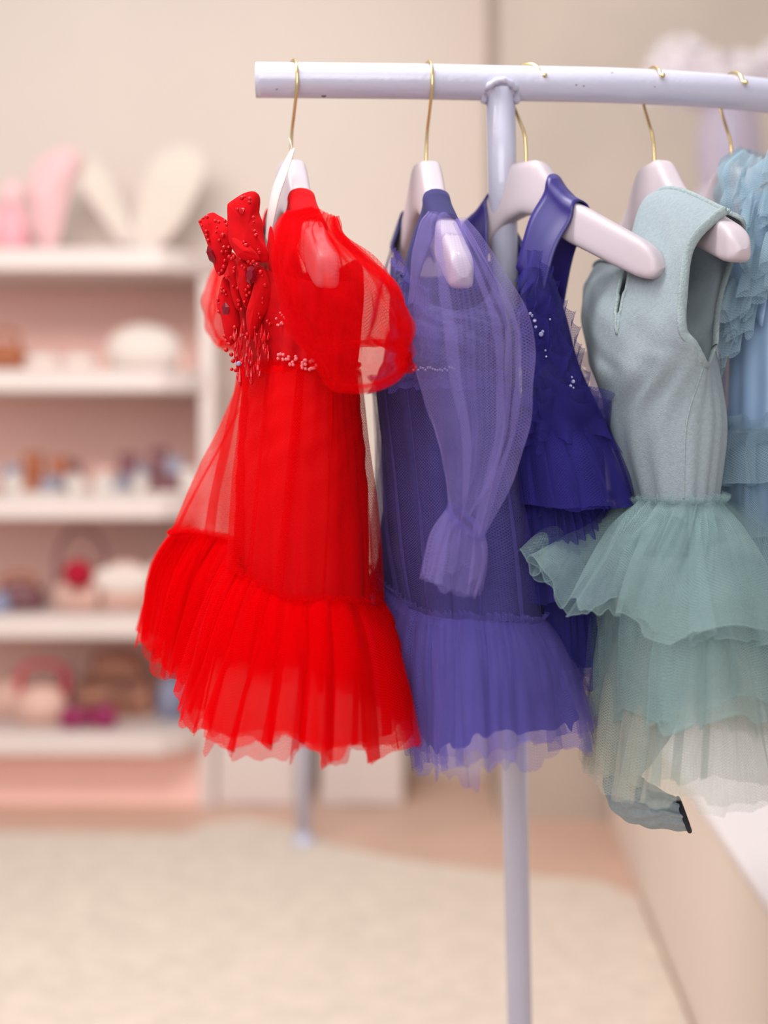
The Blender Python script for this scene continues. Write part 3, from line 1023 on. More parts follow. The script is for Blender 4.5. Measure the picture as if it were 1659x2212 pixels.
def between(t0, t1, f, push=0.0):
    r = t0 * (1 - f) + t1 * f
    if push:
        o = r - r.mean(0)
        o[:, 2] = 0
        o /= np.linalg.norm(o, axis=1, keepdims=True) + 1e-9
        r = r + o * push
    return r


# ------------------------------------------------------------------ red dress
rd = thing('tulle_dress', HW('red', 0, 0, 0) * np.array([1, 1, 0]) + np.array([0, 0, 0.62]), 'red tulle dress with beaded velvet bow and sheer puff sleeves, left end of rail', 'dress')
w_r = ring(800, 528, 764, 668, 610, 1.44, .10, .09)
loft('bodice', rd, M['velvet'], [ring(560, 488, 770, 690, 600, 1.44, .09, .10, dl=-25, dny=70), ring(640, 486, 770, 690, 600, 1.44, .10, .10, dny=20), ring(720, 500, 768, 680, 605, 1.44, .10, .10), w_r],
     nu=200, nv=26, seed=3, a0=.001, a1=.003, k0=30, k1=24)
strap('shoulder_strap', rd, M['velvet'], 'red', 0.074, 0.05, 0.12, 0.11)
strap('shoulder_strap', rd, M['velvet'], 'red', -0.085, 0.05, 0.12, 0.11)
# neckline flap beside the hanger
puff('neckline_flap', rd, M['velvet'], PX([(585, 488, 1.40), (592, 520, 1.395), (598, 560, 1.39), (590, 600, 1.39), (575, 560, 1.40), (580, 520, 1.40)]), 0.004)
red_seam = PX([(640, 1296, 1.31), (730, 1300, 1.31), (806, 1308, 1.37), (800, 1270, 1.47), (690, 1220, 1.56), (540, 1180, 1.57), (415, 1150, 1.51), (372, 1160, 1.465), (425, 1156, 1.45), (512, 1172, 1.43), (512, 1226, 1.36), (565, 1268, 1.33)])
red_hem = PX([(610, 1622, 1.235), (745, 1640, 1.235), (893, 1594, 1.325), (880, 1540, 1.47), (720, 1480, 1.66), (500, 1440, 1.68), (345, 1385, 1.60), (300, 1375, 1.50), (335, 1440, 1.43), (395, 1478, 1.40), (390, 1560, 1.31), (470, 1612, 1.26)])
lin_low = ring(1310, 508, 806, 660, 620, 1.435, .11, .09)
loft('lining', rd, M['redsatin'], [w_r, ring(900, 520, 780, 668, 610, 1.44, .105, .09), ring(1050, 510, 794, 662, 615, 1.44, .11, .09), lin_low], nu=320, nv=50, seed=5, grow=-.003, a0=.0015, a1=.005, k0=26, k1=12, wr=.0015, sharp=1.0)
for q in range(1):
    loft('skirt', rd, M['red2'], [between(w_r, w_r, 0, .003), between(w_r, red_seam, .38, .003), between(w_r, red_seam, .72, .003), red_seam], nu=420, nv=60, seed=7 + q, a0=.0025, a1=.004, k0=46, k1=15, grow=.002, sharp=.8, fold=(11, 1.8, .007))


for q, (mt, over, grow, jg, a1) in enumerate(((M['red1'], -.09, -.014, .06, .012), (M['red1'], -.05, -.004, .08, .013), (M['red1'], -.03, .003, .12, .014), (M['red2'], .015, -.010, .12, .010))):
    loft('ruffle', rd, mt, [red_seam, between(red_seam, red_hem, .3, .006), between(red_seam, red_hem, .65, .004), red_hem], nu=640, nv=56, seed=20 + q, a0=.003, a1=a1 * .6, k0=90, k1=26, bulge=.003, jag=jg, jag_n=48, over=over, grow=grow, sharp=.8, fold=(22, 2.0, .008))
so = red_seam - red_seam.mean(0); so[:, 2] = 0; so /= np.linalg.norm(so, axis=1, keepdims=True)
frill('seam_gather', rd, M['red1'], red_seam + so * .002, (0, 0, 1), so, .006, 70, .0025, seed=31, closed=True, flare=.003)
# waist gathers
wo = w_r - w_r.mean(0); wo[:, 2] = 0; wo /= np.linalg.norm(wo, axis=1, keepdims=True)
frill('waist_gather', rd, M['red1'], w_r + wo * .003, (0, 0, 1), wo, .006, 44, .002, seed=32, closed=True, flare=.002)


def sleeve_rings(spec):
    """each ring: list of (px, py, Z) with 12 points or (cx, cy, rx, ry, Z, dz, rot)"""
    out = []
    for (cx, cy, rx, ry, Zc, dz, rot) in spec:
        pts = []
        for q in range(12):
            t = q * math.pi / 6
            ex, ez = math.sin(t), -math.cos(t)         # right, towards camera
            x = cx + rx * ex * math.cos(rot)
            y = cy + rx * ex * math.sin(rot) - ry * ez
            pts.append(P(x, y, Zc + dz * ez))
        out.append(np.array(pts))
    return out


# near puff sleeve: gathered at the shoulder, ballooning, held by a cuff that opens to lower right
cuff = PX([(735, 838, 1.245), (800, 838, 1.235), (858, 812, 1.25), (880, 770, 1.28), (850, 742, 1.31), (790, 742, 1.33), (745, 748, 1.335), (718, 760, 1.325), (706, 775, 1.31), (700, 795, 1.295), (702, 815, 1.275), (714, 830, 1.26)])
slv = sleeve_rings([(700, 462, 26, 4, 1.345, .020, .35), (690, 490, 62, 8, 1.33, .045, .45), (728, 550, 140, 12, 1.31, .075, .5), (740, 640, 160, 14, 1.295, .085, .45), (752, 735, 130, 16, 1.29, .075, .26)])
slv.append(between(slv[-1], cuff, .7, .001))
slv.append(cuff)
for q in range(2):
    loft('sleeve', rd, M['red3'], slv, nu=520, nv=90, seed=40 + q, a0=.003, a1=.002, k0=30, k1=14, wr=.0025, grow=-.004 * q, sharp=.85, fold=(11, 1.7, .006), twist=.05)
tube('cuff_band', rd, M['red1'], cuff, 0.0042, 10, n=90, closed=True, flat=.5)
ccen = cuff.mean(0)
# far puff sleeve
fcuff = ring(745, 478, 520, 500, 500, 1.60, .05, .05)
fsl = sleeve_rings([(560, 540, 20, 3, 1.58, .02, 0), (530, 570, 56, 6, 1.59, .05, 0), (512, 640, 62, 8, 1.6, .07, 0), (505, 710, 52, 8, 1.6, .06, 0)]) + [fcuff]
loft('sleeve', rd, M['red2'], fsl, nu=260, nv=50, seed=44, a0=.003, a1=.003, k0=26, k1=15, wr=.002, fold=(9, 1.6, .005))
tube('cuff_band', rd, M['red1'], fcuff, 0.004, 10, n=60, closed=True)

# velvet bow with beads
bow = puff('bow', rd, M['velvet'], PX([(492, 446, 1.374), (494, 441, 1.374), (507, 431, 1.372), (527, 419, 1.372), (545, 415, 1.374), (557, 419, 1.375), (562, 430, 1.375), (560, 458, 1.373), (567, 480, 1.37), (570, 509, 1.368), (574, 529, 1.365), (581, 547, 1.362), (580, 563, 1.362), (571, 567, 1.362), (548, 565, 1.362), (525, 563, 1.363), (511, 551, 1.366), (497, 529, 1.369), (494, 505, 1.371), (492, 475, 1.373)]), 0.009, n=120, wr=.003, seed=3)
for pts, th, sd in (([(430, 479, 1.40), (433, 473, 1.40), (442, 466, 1.397), (460, 459, 1.393), (474, 466, 1.39), (488, 476, 1.385), (497, 492, 1.38), (500, 525, 1.378), (494, 559, 1.38), (485, 590, 1.382), (478, 596, 1.384), (471, 593, 1.386), (460, 557, 1.39), (446, 519, 1.394), (434, 491, 1.398)], .009, 4),
                    ([(502, 515, 1.362), (522, 520, 1.36), (548, 540, 1.356), (560, 562, 1.356), (540, 566, 1.36), (515, 552, 1.362)], .009, 5),
                    ([(494, 545, 1.385), (510, 570, 1.38), (520, 620, 1.378), (522, 670, 1.376), (508, 660, 1.38), (498, 610, 1.384)], .007, 6),
                    ([(559, 574, 1.365), (576, 590, 1.362), (583, 629, 1.36), (579, 664, 1.36), (567, 684, 1.36), (559, 702, 1.36), (549, 731, 1.362), (542, 728, 1.362), (536, 712, 1.364), (534, 678, 1.364), (543, 643, 1.364), (553, 603, 1.364)], .009, 7),
                    ([(486, 598, 1.388), (499, 617, 1.386), (508, 649, 1.382), (517, 698, 1.378), (516, 724, 1.378), (504, 742, 1.378), (495, 746, 1.38), (487, 726, 1.383), (480, 688, 1.386), (469, 658, 1.39), (476, 628, 1.39)], .009, 8),
                    ([(515, 560, 1.37), (545, 572, 1.364), (548, 620, 1.366), (534, 668, 1.368), (522, 640, 1.37), (512, 600, 1.372)], .008, 9)):
    puff('bow_fold', rd, M['velvet'], PX(pts), th, wr=.002, seed=sd)

# gems: each crystal its own piece on the bow
protos = {}


def gem_proto(kind):
    bm = bmesh.new()
    if kind == 'bead':
        bmesh.ops.create_icosphere(bm, subdivisions=2, radius=1)
    elif kind == 'cut':
        bmesh.ops.create_icosphere(bm, subdivisions=1, radius=1)
        for v in bm.verts:
            v.co.y *= .55
    elif kind == 'drop':
        bmesh.ops.create_uvsphere(bm, u_segments=7, v_segments=6, radius=1)
        for v in bm.verts:
            k = .5 + .5 * v.co.z
            v.co.x *= 1 - .8 * k ** 1.5
            v.co.y *= 1 - .8 * k ** 1.5
    else:
        bmesh.ops.create_cone(bm, segments=8, radius1=1, radius2=.55, depth=.8, cap_ends=True)
        for v in bm.verts:
            v.co = Vector((v.co.x, -v.co.z, v.co.y))
    me = bpy.data.meshes.new('gem')
    bmesh.ops.recalc_face_normals(bm, faces=bm.faces)
    bm.to_mesh(me); bm.free()
    if kind == 'bead':
        me.polygons.foreach_set('use_smooth', [True] * len(me.polygons))
    return me


for kk in ('bead', 'cut', 'drop', 'octagon'):
    for mm in ('gem', 'darkgem', 'pearl', 'clearseq'):
        me = gem_proto(kk)
        me.materials.append(M[mm])
        protos[kk, mm] = me


def gem(parent, kind, mm, px, py, Z, rx, rz, ry=None, rot=0.0, name=None):
    o = bpy.data.objects.new(name or ('bead' if kind == 'bead' else 'crystal'), protos[kind, mm])
    COL.objects.link(o)
    o.parent = parent
    o.location = tuple(P(px, py, Z) - root_loc(parent))
    o.scale = (rx, ry or rx, rz)
    o.rotation_euler = (random.Random(int(px * 7 + py)).uniform(-.3, .3), rot, random.Random(int(px + py * 3)).uniform(-.5, .1))
    return o


K7 = 1 / 5.03


def zbow(px, py):
    z = np.interp(px, [430, 500, 520, 580], [1.386, 1.368, 1.356, 1.348])
    return z + (0.006 if py > 600 else 0)


cut_list = [(410, 300, 7, 0), (420, 365, 6, 0), (515, 275, 8, 0), (470, 262, 4, 1), (310, 545, 6, 1), (355, 1000, 6, 0), (560, 655, 6, 1), (540, 620, 4, 1), (705, 735, 5, 0), (690, 700, 3, 1), (668, 545, 5, 1), (655, 500, 4, 1),
            (640, 350, 4, 1), (645, 400, 3, 1), (600, 150, 5, 1), (600, 185, 5, 1), (515, 140, 5, 1), (545, 125, 3, 1), (135, 345, 5, 1), (60, 395, 4, 1), (95, 360, 3, 1), (80, 440, 3, 1), (130, 500, 4, 1), (130, 545, 4, 1), (150, 600, 4, 1),
            (720, 945, 5, 1), (738, 985, 3, 1), (765, 1090, 5, 0), (740, 1230, 4, 1), (740, 1280, 4, 1), (475, 1255, 5, 0), (480, 1300, 4, 1), (545, 1270, 4, 1), (510, 1350, 4, 1), (700, 1400, 5, 1), (712, 1440, 4, 1), (655, 1545, 5, 1),
            (440, 1545, 5, 1), (740, 1610, 5, 0), (760, 1760, 5, 0), (330, 1640, 5, 1), (345, 1690, 4, 1), (400, 1660, 5, 1), (370, 1720, 5, 0), (345, 1790, 5, 1), (400, 1840, 5, 1), (420, 1910, 5, 1), (405, 2000, 4, 1), (450, 2010, 5, 1),
            (300, 1125, 4, 1), (325, 1155, 5, 1), (295, 1160, 4, 1), (345, 1190, 3, 1), (255, 1245, 4, 1), (270, 1285, 3, 1), (265, 1375, 4, 1), (310, 1480, 3, 1), (330, 1580, 3, 1), (270, 960, 4, 1), (300, 930, 4, 1), (320, 885, 5, 1),
            (330, 820, 4, 1), (380, 780, 5, 1), (430, 780, 5, 1), (405, 800, 4, 1), (500, 800, 4, 1), (590, 832, 5, 1), (640, 832, 5, 1), (680, 860, 4, 1), (615, 855, 4, 1), (520, 880, 4, 1), (545, 900, 4, 1), (435, 900, 4, 1), (430, 940, 4, 1),
            (350, 430, 4, 1), (375, 400, 4, 1), (330, 390, 4, 1), (225, 390, 4, 1), (265, 400, 4, 1), (245, 460, 3, 1), (235, 510, 3, 1), (270, 600, 4, 1), (320, 675, 4, 0), (370, 670, 4, 0), (300, 725, 4, 1), (345, 720, 3, 1),
            (470, 1120, 4, 1), (590, 1100, 5, 1), (560, 1140, 4, 1), (600, 1170, 4, 1), (570, 1200, 4, 1), (610, 1080, 3, 1), (420, 1100, 3, 1), (790, 1480, 4, 1), (820, 1510, 4, 1), (575, 1620, 5, 1), (515, 1620, 6, 0), (560, 1660, 5, 1), (670, 1620, 5, 0)]
for cx, cy, r, bead in cut_list:
    px, py = 420 + cx * K7, 400 + cy * K7
    k = r * .00045
    gem(bow, 'bead' if bead else 'cut', 'gem', px, py, zbow(px, py), k, k)
gem(bow, 'cut', 'darkgem', 420 + 182 * K7, 400 + 760 * K7, 1.372, .0042, .0095, .005, rot=-.3)
gem(bow, 'octagon', 'darkgem', 420 + 605 * K7, 400 + 975 * K7, 1.352, .0060, .0092, .004, rot=.1)
gem(bow, 'cut', 'darkgem', 420 + 338 * K7, 400 + 1370 * K7, 1.376, .0048, .0096, .004, rot=.05)
gem(bow, 'octagon', 'clearseq', 420 + 480 * K7, 400 + 1940 * K7, 1.358, .0024, .0026, .002, rot=.4)
rj = random.Random(11)
for q in range(58):                     # hanging bead fringe
    cx = rj.uniform(430, 810)
    cy = rj.uniform(1480, 2080) if cx < 720 else rj.uniform(1500, 1860)
    if cx < 500 and cy < 1600:
        continue
    if cy > 1950 and not (450 < cx < 720):
        continue
    px, py = 420 + cx * K7, 400 + cy * K7
    gem(bow, 'drop', 'gem', px, py, zbow(px, py) - .001, .0018, rj.uniform(.0035, .0075), rot=rj.uniform(-.15, .15))
for cx, cy in ((495, 2090), (620, 2075), (585, 2000), (560, 1920), (690, 1960)):
    gem(bow, 'drop', 'gem', 420 + cx * K7, 400 + cy * K7, 1.356, .0028, .0085)
for q in range(34):                     # pale beads along the waist below the sleeve
    px = 600 + 85 * rj.random()
    py = 775 + (px - 600) * .18 + rj.uniform(-12, 12)
    gem(bow, 'bead', 'pearl', px, py, 1.343 - (px - 600) * .0002, .0017, .0017)
for q in range(12):
    gem(bow, 'bead', 'pearl', 595 + 22 * rj.random(), 675 + 30 * rj.random(), 1.35, .0013, .0013)

# ------------------------------------------------------------------ purple dress
pd = thing('tulle_dress', HW('purple', 0, 0, 0) * np.array([1, 1, 0]) + np.array([0, 0, 0.62]), 'purple tulle dress with one long sheer sleeve in front, next to the red dress', 'dress')
w_p = ring(830, 812, 1075, 985, 930, 1.46, .10, .09)
loft('bodice', pd, M['purplelace'], [ring(575, 848, 1060, 985, 920, 1.455, .075, .09, dl=-18, dny=110, dr=-10), ring(680, 846, 1086, 990, 925, 1.455, .085, .09, dny=35), ring(760, 838, 1080, 990, 930, 1.455, .095, .09), w_p], nu=220, nv=30, seed=80, a0=.001, a1=.004, k0=34, k1=30, wr=.002)
strap('shoulder_strap', pd, M['purplesatin'], 'purple', 0.072, 0.046, 0.12, 0.12)
strap('shoulder_strap', pd, M['purplesatin'], 'purple', -0.085, 0.046, 0.12, 0.12)
frill('neck_frill', pd, M['pur1'], PX([(852, 548, 1.42), (862, 562, 1.40), (874, 575, 1.385), (890, 600, 1.37)]), (0, 0, 1), (-.7, -.6, 0), .008, 7, .004, seed=81)
for q, (pa, wd) in enumerate((([(850, 690, 1.42), (885, 700, 1.385), (915, 690, 1.365), (950, 720, 1.35)], .014), ([(845, 735, 1.42), (880, 745, 1.385), (910, 740, 1.36), (950, 755, 1.35)], .012), ([(870, 640, 1.41), (900, 630, 1.38), (930, 650, 1.36)], .012))):
    frill('bodice_frill', pd, M['pur1'], PX(pa), (0, 0, 1), (-.5, -.8, 0), wd, 9, .005, seed=82 + q)
for q in range(18):
    px = 893 + 5.2 * q
    gem(pd, 'bead', 'clearseq', px, 797 + rj.uniform(-4, 4), 1.347 + .0002 * abs(px - 930), .0013, .0013)
wo = w_p - w_p.mean(0); wo[:, 2] = 0; wo /= np.linalg.norm(wo, axis=1, keepdims=True)
frill('waist_gather', pd, M['pur1'], w_p + wo * .003, (0, 0, 1), wo, .009, 40, .003, seed=86, closed=True, flare=.004)
pur_seam = PX([(1010, 1340, 1.30), (1100, 1345, 1.31), (1168, 1345, 1.365), (1160, 1300, 1.45), (1080, 1270, 1.53), (960, 1250, 1.55), (850, 1232, 1.54), (806, 1235, 1.50), (820, 1250, 1.46), (850, 1280, 1.42), (892, 1315, 1.37), (945, 1334, 1.325)])
pur_hem = PX([(1015, 1668, 1.235), (1130, 1652, 1.245), (1268, 1605, 1.335), (1262, 1560, 1.45), (1130, 1500, 1.58), (960, 1490, 1.62), (840, 1470, 1.60), (806, 1460, 1.55), (822, 1510, 1.50), (866, 1570, 1.45), (886, 1640, 1.375), (940, 1668, 1.29)])
loft('lining', pd, M['purplesatin'], [w_p, between(w_p, pur_seam, .4, -.002), between(w_p, pur_seam, .75, -.003), between(w_p, pur_seam, 1.10, -.004)], nu=320, nv=50, seed=87, a0=.002, a1=.005, k0=26, k1=13, wr=.001, sharp=1.0)
for q in range(1):
    loft('skirt', pd, M['pur2'], [between(w_p, w_p, 0, .003), between(w_p, pur_seam, .4, .003), between(w_p, pur_seam, .75, .004), pur_seam], nu=420, nv=60, seed=90 + q, a0=.003, a1=.004, k0=44, k1=17, grow=.002 * q, sharp=.8, fold=(14, 1.9, .006))
for q, (mt, over, grow, jg, a1) in enumerate(((M['pur1'], -.08, -.006, .09, .014), (M['pur1'], -.04, .004, .15, .017), (M['pur2'], .02, -.010, .16, .013))):
    loft('ruffle', pd, mt, [pur_seam, between(pur_seam, pur_hem, .3, .006), between(pur_seam, pur_hem, .65, .004), pur_hem], nu=640, nv=56, seed=100 + q, a0=.003, a1=a1 * .6, k0=84, k1=26, bulge=.003, jag=jg, jag_n=44, over=over, grow=grow, sharp=.8, fold=(18, 2.1, .009))
loft('lining', pd, M['purplesatin'], [between(pur_seam, pur_hem, .02, -.012), between(pur_seam, pur_hem, .4, -.008), between(pur_seam, pur_hem, .80, -.010)], nu=360, nv=30, seed=109, a0=.003, a1=.006, k0=40, k1=18, jag=.14, jag_n=26)  # dark inner layer added as the shade between the ruffle folds
so = pur_seam - pur_seam.mean(0); so[:, 2] = 0; so /= np.linalg.norm(so, axis=1, keepdims=True)
frill('seam_gather', pd, M['pur1'], pur_seam + so * .002, (0, 0, 1), so, .007, 62, .003, seed=106, closed=True, flare=.003)
wrist = PX([(1002, 1140, 1.265), (1024, 1158, 1.268), (1043, 1162, 1.28), (1034, 1140, 1.29), (1018, 1122, 1.297), (1000, 1106, 1.30), (986, 1096, 1.297), (974, 1092, 1.29), (970, 1098, 1.28), (974, 1110, 1.272), (982, 1122, 1.266), (992, 1132, 1.264)])
psl = sleeve_rings([(962, 466, 38, 4, 1.345, .02, .25), (968, 505, 66, 6, 1.33, .035, .25), (985, 590, 98, 8, 1.315, .05, .15), (1006, 700, 122, 8, 1.305, .055, .05), (1016, 820, 114, 8, 1.30, .05, 0), (1028, 930, 90, 8, 1.295, .045, .05), (1020, 1030, 62, 8, 1.288, .035, .25)]) + [wrist]
for q in range(1):
    loft('sleeve', pd, M['pur3'], psl, nu=420, nv=110, seed=110 + q, a0=.003, a1=.002, k0=18, k1=9, wr=.001, grow=-.003 * q, sharp=.9, twist=.05, fold=(7, 2.2, .009))
cf_end = PX([(985, 1282, 1.245), (1010, 1292, 1.25), (1030, 1285, 1.27), (1030, 1262, 1.29), (1012, 1250, 1.31), (985, 1240, 1.315), (955, 1236, 1.31), (932, 1240, 1.30), (922, 1252, 1.285), (930, 1262, 1.27), (945, 1268, 1.255), (965, 1272, 1.247)])
for q in range(2):
    loft('cuff_frill', pd, M['pur3'], [wrist, between(wrist, cf_end, .4, .004), cf_end], nu=260, nv=30, seed=114 + q, a0=.003, a1=.004, k0=20, k1=10, jag=.08, jag_n=18, fold=(8, 1.9, .005))
tube('cuff_band', pd, M['pur1'], wrist, 0.0028, 8, n=50, closed=True)

# ------------------------------------------------------------------ navy dress
nd = thing('tulle_dress', HW('navy', 0, 0, 0) * np.array([1, 1, 0]) + np.array([0, 0, 0.7]), 'dark navy frilled tulle dress with satin straps, behind the white post', 'dress')
strap('shoulder_strap', nd, M['navysatin'], 'navy', 0.054, 0.034, 0.095, 0.10, s_f=-.022, s_b=-.05)
strap('shoulder_strap', nd, M['navysatin'], 'navy', -0.060, 0.034, 0.095, 0.10, s_f=.02, s_b=.03)
w_n = ring(905, 1136, 1305, 1190, 1200, 1.46, .085, .08)
loft('bodice', nd, M['navylining'], [ring(590, 1130, 1192, 1150, 1140, 1.47, .05, .06), ring(680, 1129, 1222, 1165, 1150, 1.47, .06, .07), ring(790, 1129, 1252, 1175, 1170, 1.47, .065, .075), w_n], nu=160, nv=30, seed=120, a1=.003)
# rows of frill crossing the bodice
for q, (pa, wd, wv) in enumerate((
        ([(1118, 575, 1.405), (1150, 590, 1.39), (1180, 625, 1.39), (1205, 665, 1.395)], .020, 4),
        ([(1190, 640, 1.395), (1212, 690, 1.395), (1232, 740, 1.40), (1245, 800, 1.40)], .019, 5),
        ([(1120, 640, 1.40), (1140, 670, 1.385), (1160, 720, 1.38), (1190, 775, 1.38)], .015, 4),
        ([(1125, 740, 1.39), (1160, 760, 1.38), (1195, 800, 1.378), (1235, 850, 1.385), (1280, 890, 1.40)], .017, 6),
        ([(1120, 790, 1.39), (1150, 830, 1.38), (1190, 860, 1.378), (1230, 885, 1.385)], .020, 5),
        ([(1245, 780, 1.405), (1262, 830, 1.405), (1280, 880, 1.41), (1295, 920, 1.42)], .015, 4),
        ([(1120, 690, 1.40), (1136, 730, 1.39), (1150, 780, 1.385)], .016, 3),
        ([(1150, 640, 1.387), (1180, 690, 1.384), (1205, 740, 1.386), (1222, 800, 1.39)], .016, 5))):
    frill('bodice_frill', nd, M['nav1'], PX([(max(px + 6, 1146), py, z) for px, py, z in pa]) + np.array([-.004, -.008, 0]), (.45, .0, .89), (-.55, -.83, 0), wd, max(3, wv - 1), .007, seed=122 + q, flare=.010, rows=9)
frill('back_frill', nd, M['nav1'], PX([(1262, 760, 1.53), (1292, 800, 1.53), (1298, 850, 1.53), (1300, 900, 1.53)]), (.9, 0, .2), (-.5, -.8, 0), .012, 10, .004, seed=131, flare=.003)
for cx, cy, r in ((1145, 677, 4), (1155, 692, 5), (1157, 706, 4), (1169, 722, 6), (1172, 716, 4), (1150, 682, 4), (1178, 757, 3), (1235, 815, 3), (1238, 824, 5), (1233, 833, 4), (1239, 838, 3), (1188, 690, 3), (1180, 770, 3)):
    gem(nd, 'octagon', 'clearseq', cx, cy, 1.366, r * .0004, r * .0004, .0008, name='sequin')
wo = w_n - w_n.mean(0); wo[:, 2] = 0; wo /= np.linalg.norm(wo, axis=1, keepdims=True)
for q, (dz, wd, wv, am) in enumerate(((.004, .022, 13, .010), (-.008, .022, 11, .012))):
    frill('waist_frill', nd, M['nav1'], w_n + wo * .010 + np.array([0, 0, dz]), (0, 0, 1), wo, wd, wv, am, seed=133 + q, closed=True, flare=.008, rows=9)
t1 = ring(1085, 1116, 1372, 1240, 1220, 1.46, .13, .11)
loft('lining', nd, M['navylining'], [ring(930, 1100, 1300, 1190, 1200, 1.46, .08, .075), ring(1150, 1095, 1310, 1205, 1205, 1.46, .085, .08), ring(1420, 1090, 1305, 1200, 1205, 1.47, .085, .08)], nu=200, nv=30, seed=135, a0=.002, a1=.005)
for q in range(2):
    loft('ruffle', nd, M['nav1'], [w_n, between(w_n, t1, .5, .006), t1], nu=420, nv=40, seed=137 + q, a0=.004, a1=.010, k0=44, k1=16, jag=.03, grow=-.004 * q, fold=(14, 1.9, .005))
t2a, t2b = ring(1085, 1105, 1318, 1210, 1210, 1.46, .09, .08), ring(1275, 1085, 1365, 1225, 1215, 1.46, .125, .11)
wo2 = t2a - t2a.mean(0); wo2[:, 2] = 0; wo2 /= np.linalg.norm(wo2, axis=1, keepdims=True)
frill('tier_gather', nd, M['nav1'], t2a, (0, 0, 1), wo2, .010, 24, .005, seed=139, closed=True, flare=.004)
loft('ruffle', nd, M['nav1'], [t2a, between(t2a, t2b, .5, .005), t2b], nu=360, nv=40, seed=140, a0=.004, a1=.009, k0=44, k1=18, jag=.06)
t3a, t3b = ring(1260, 1105, 1318, 1210, 1210, 1.47, .09, .08), ring(1460, 1095, 1335, 1225, 1215, 1.47, .10, .10)
loft('ruffle', nd, M['nav1'], [t3a, between(t3a, t3b, .5, .004), t3b], nu=360, nv=40, seed=141, a0=.004, a1=.008, k0=44, k1=18, jag=.06)

# ------------------------------------------------------------------ gray green dress
gd = thing('tulle_dress', HW('grey', 0, 0, 0) * np.array([1, 1, 0]) + np.array([0, 0, 0.62]), 'sleeveless gray green jersey dress with keyhole neck and tiered sea green tutu', 'dress')
rows = [
    PX([(1570, 468, 1.355), (1576, 470, 1.360), (1440, 428, 1.462), (1430, 500, 1.53), (1345, 525, 1.58), (1302, 585, 1.60), (1296, 600, 1.59), (1284, 582, 1.555), (1296, 565, 1.50), (1350, 552, 1.44), (1428, 422, 1.437), (1566, 466, 1.350)]),
    PX([(1540, 560, 1.37), (1573, 560, 1.41), (1545, 560, 1.47), (1480, 610, 1.53), (1400, 630, 1.58), (1330, 640, 1.60), (1290, 640, 1.59), (1264, 625, 1.54), (1272, 612, 1.48), (1330, 606, 1.42), (1438, 545, 1.382), (1509, 540, 1.352)]),
    PX([(1512, 660, 1.36), (1551, 665, 1.41), (1538, 660, 1.47), (1490, 675, 1.52), (1420, 685, 1.56), (1350, 690, 1.58), (1300, 690, 1.58), (1263, 680, 1.53), (1264, 680, 1.46), (1315, 684, 1.405), (1408, 658, 1.366), (1475, 645, 1.338)]),
    PX([(1518, 742, 1.352), (1545, 735, 1.395), (1541, 730, 1.45), (1500, 735, 1.50), (1430, 742, 1.54), (1360, 752, 1.56), (1310, 760, 1.56), (1275, 760, 1.52), (1275, 760, 1.45), (1322, 760, 1.398), (1404, 742, 1.357), (1475, 712, 1.334)]),
    PX([(1523, 796, 1.348), (1538, 785, 1.378), (1548, 790, 1.435), (1506, 800, 1.49), (1440, 802, 1.52), (1380, 806, 1.54), (1330, 815, 1.54), (1293, 820, 1.50), (1290, 820, 1.44), (1335, 822, 1.39), (1418, 802, 1.352), (1497, 770, 1.337)]),
    ring(920, 1318, 1549, 1500, 1400, 1.43, .085, .08),
    ring(1082, 1368, 1546, 1490, 1440, 1.43, .085, .07)]
nuG, nvG = 360, 120
gn = HANGER['grey'][2]
top0 = rows[0].copy()
for q in (10, 11, 0, 1, 2):
    top0[q] += np.array([0, 0, 0.005])
roll = top0 * .75 + rows[1] * .25
for q, k in ((10, 1), (11, 1), (1, -1), (2, -1)):
    roll[q] = top0[q] + gn * (.0150 * k) + np.array([0, 0, -.011])
rows[1][11] += gn * .010
rows[1][10] += gn * .006
rows[1][1] -= gn * .004
grows = [top0, roll] + rows[1:]
TR = np.linspace(0, 7, nvG)
TT = np.where(TR < 1, TR * .3, np.where(TR < 2, .3 + (TR - 1) * .7, TR - 1))


def g_holes(ii, jj):
    t = TT[ii]
    x = (jj + nuG // 2) % nuG - nuG // 2          # signed columns from the near side
    near = (np.abs(x) < 30) & (t < 3.95 - .55 * np.abs(x / 30.0) ** 4)
    y = jj - 180
    far = (np.abs(y) < 30) & (t < 3.9 - .6 * np.abs(y / 30.0) ** 4)
    key = (np.abs(jj - 277) < 2.6 * np.clip((2.55 - t) / 1.2, 0, 1)) & (t < 2.5)
    return near | key


o, gg = loft('bodice', gd, M['grey'], grows, nu=nuG, nv=nvG, seed=150, k0=9, k1=15, a0=0.0, a1=.0026, wr=.0008, sharp=1.0, holes=g_holes, ret=True, apow=2.0)
md = o.modifiers.new('thick', 'SOLIDIFY'); md.thickness = 0.0014; md.offset = 0


def edge_rows(col, t0, t1):
    idx = [i for i in range(nvG) if t0 <= TT[i] <= t1]
    return [gg[i, col % nuG] for i in idx]


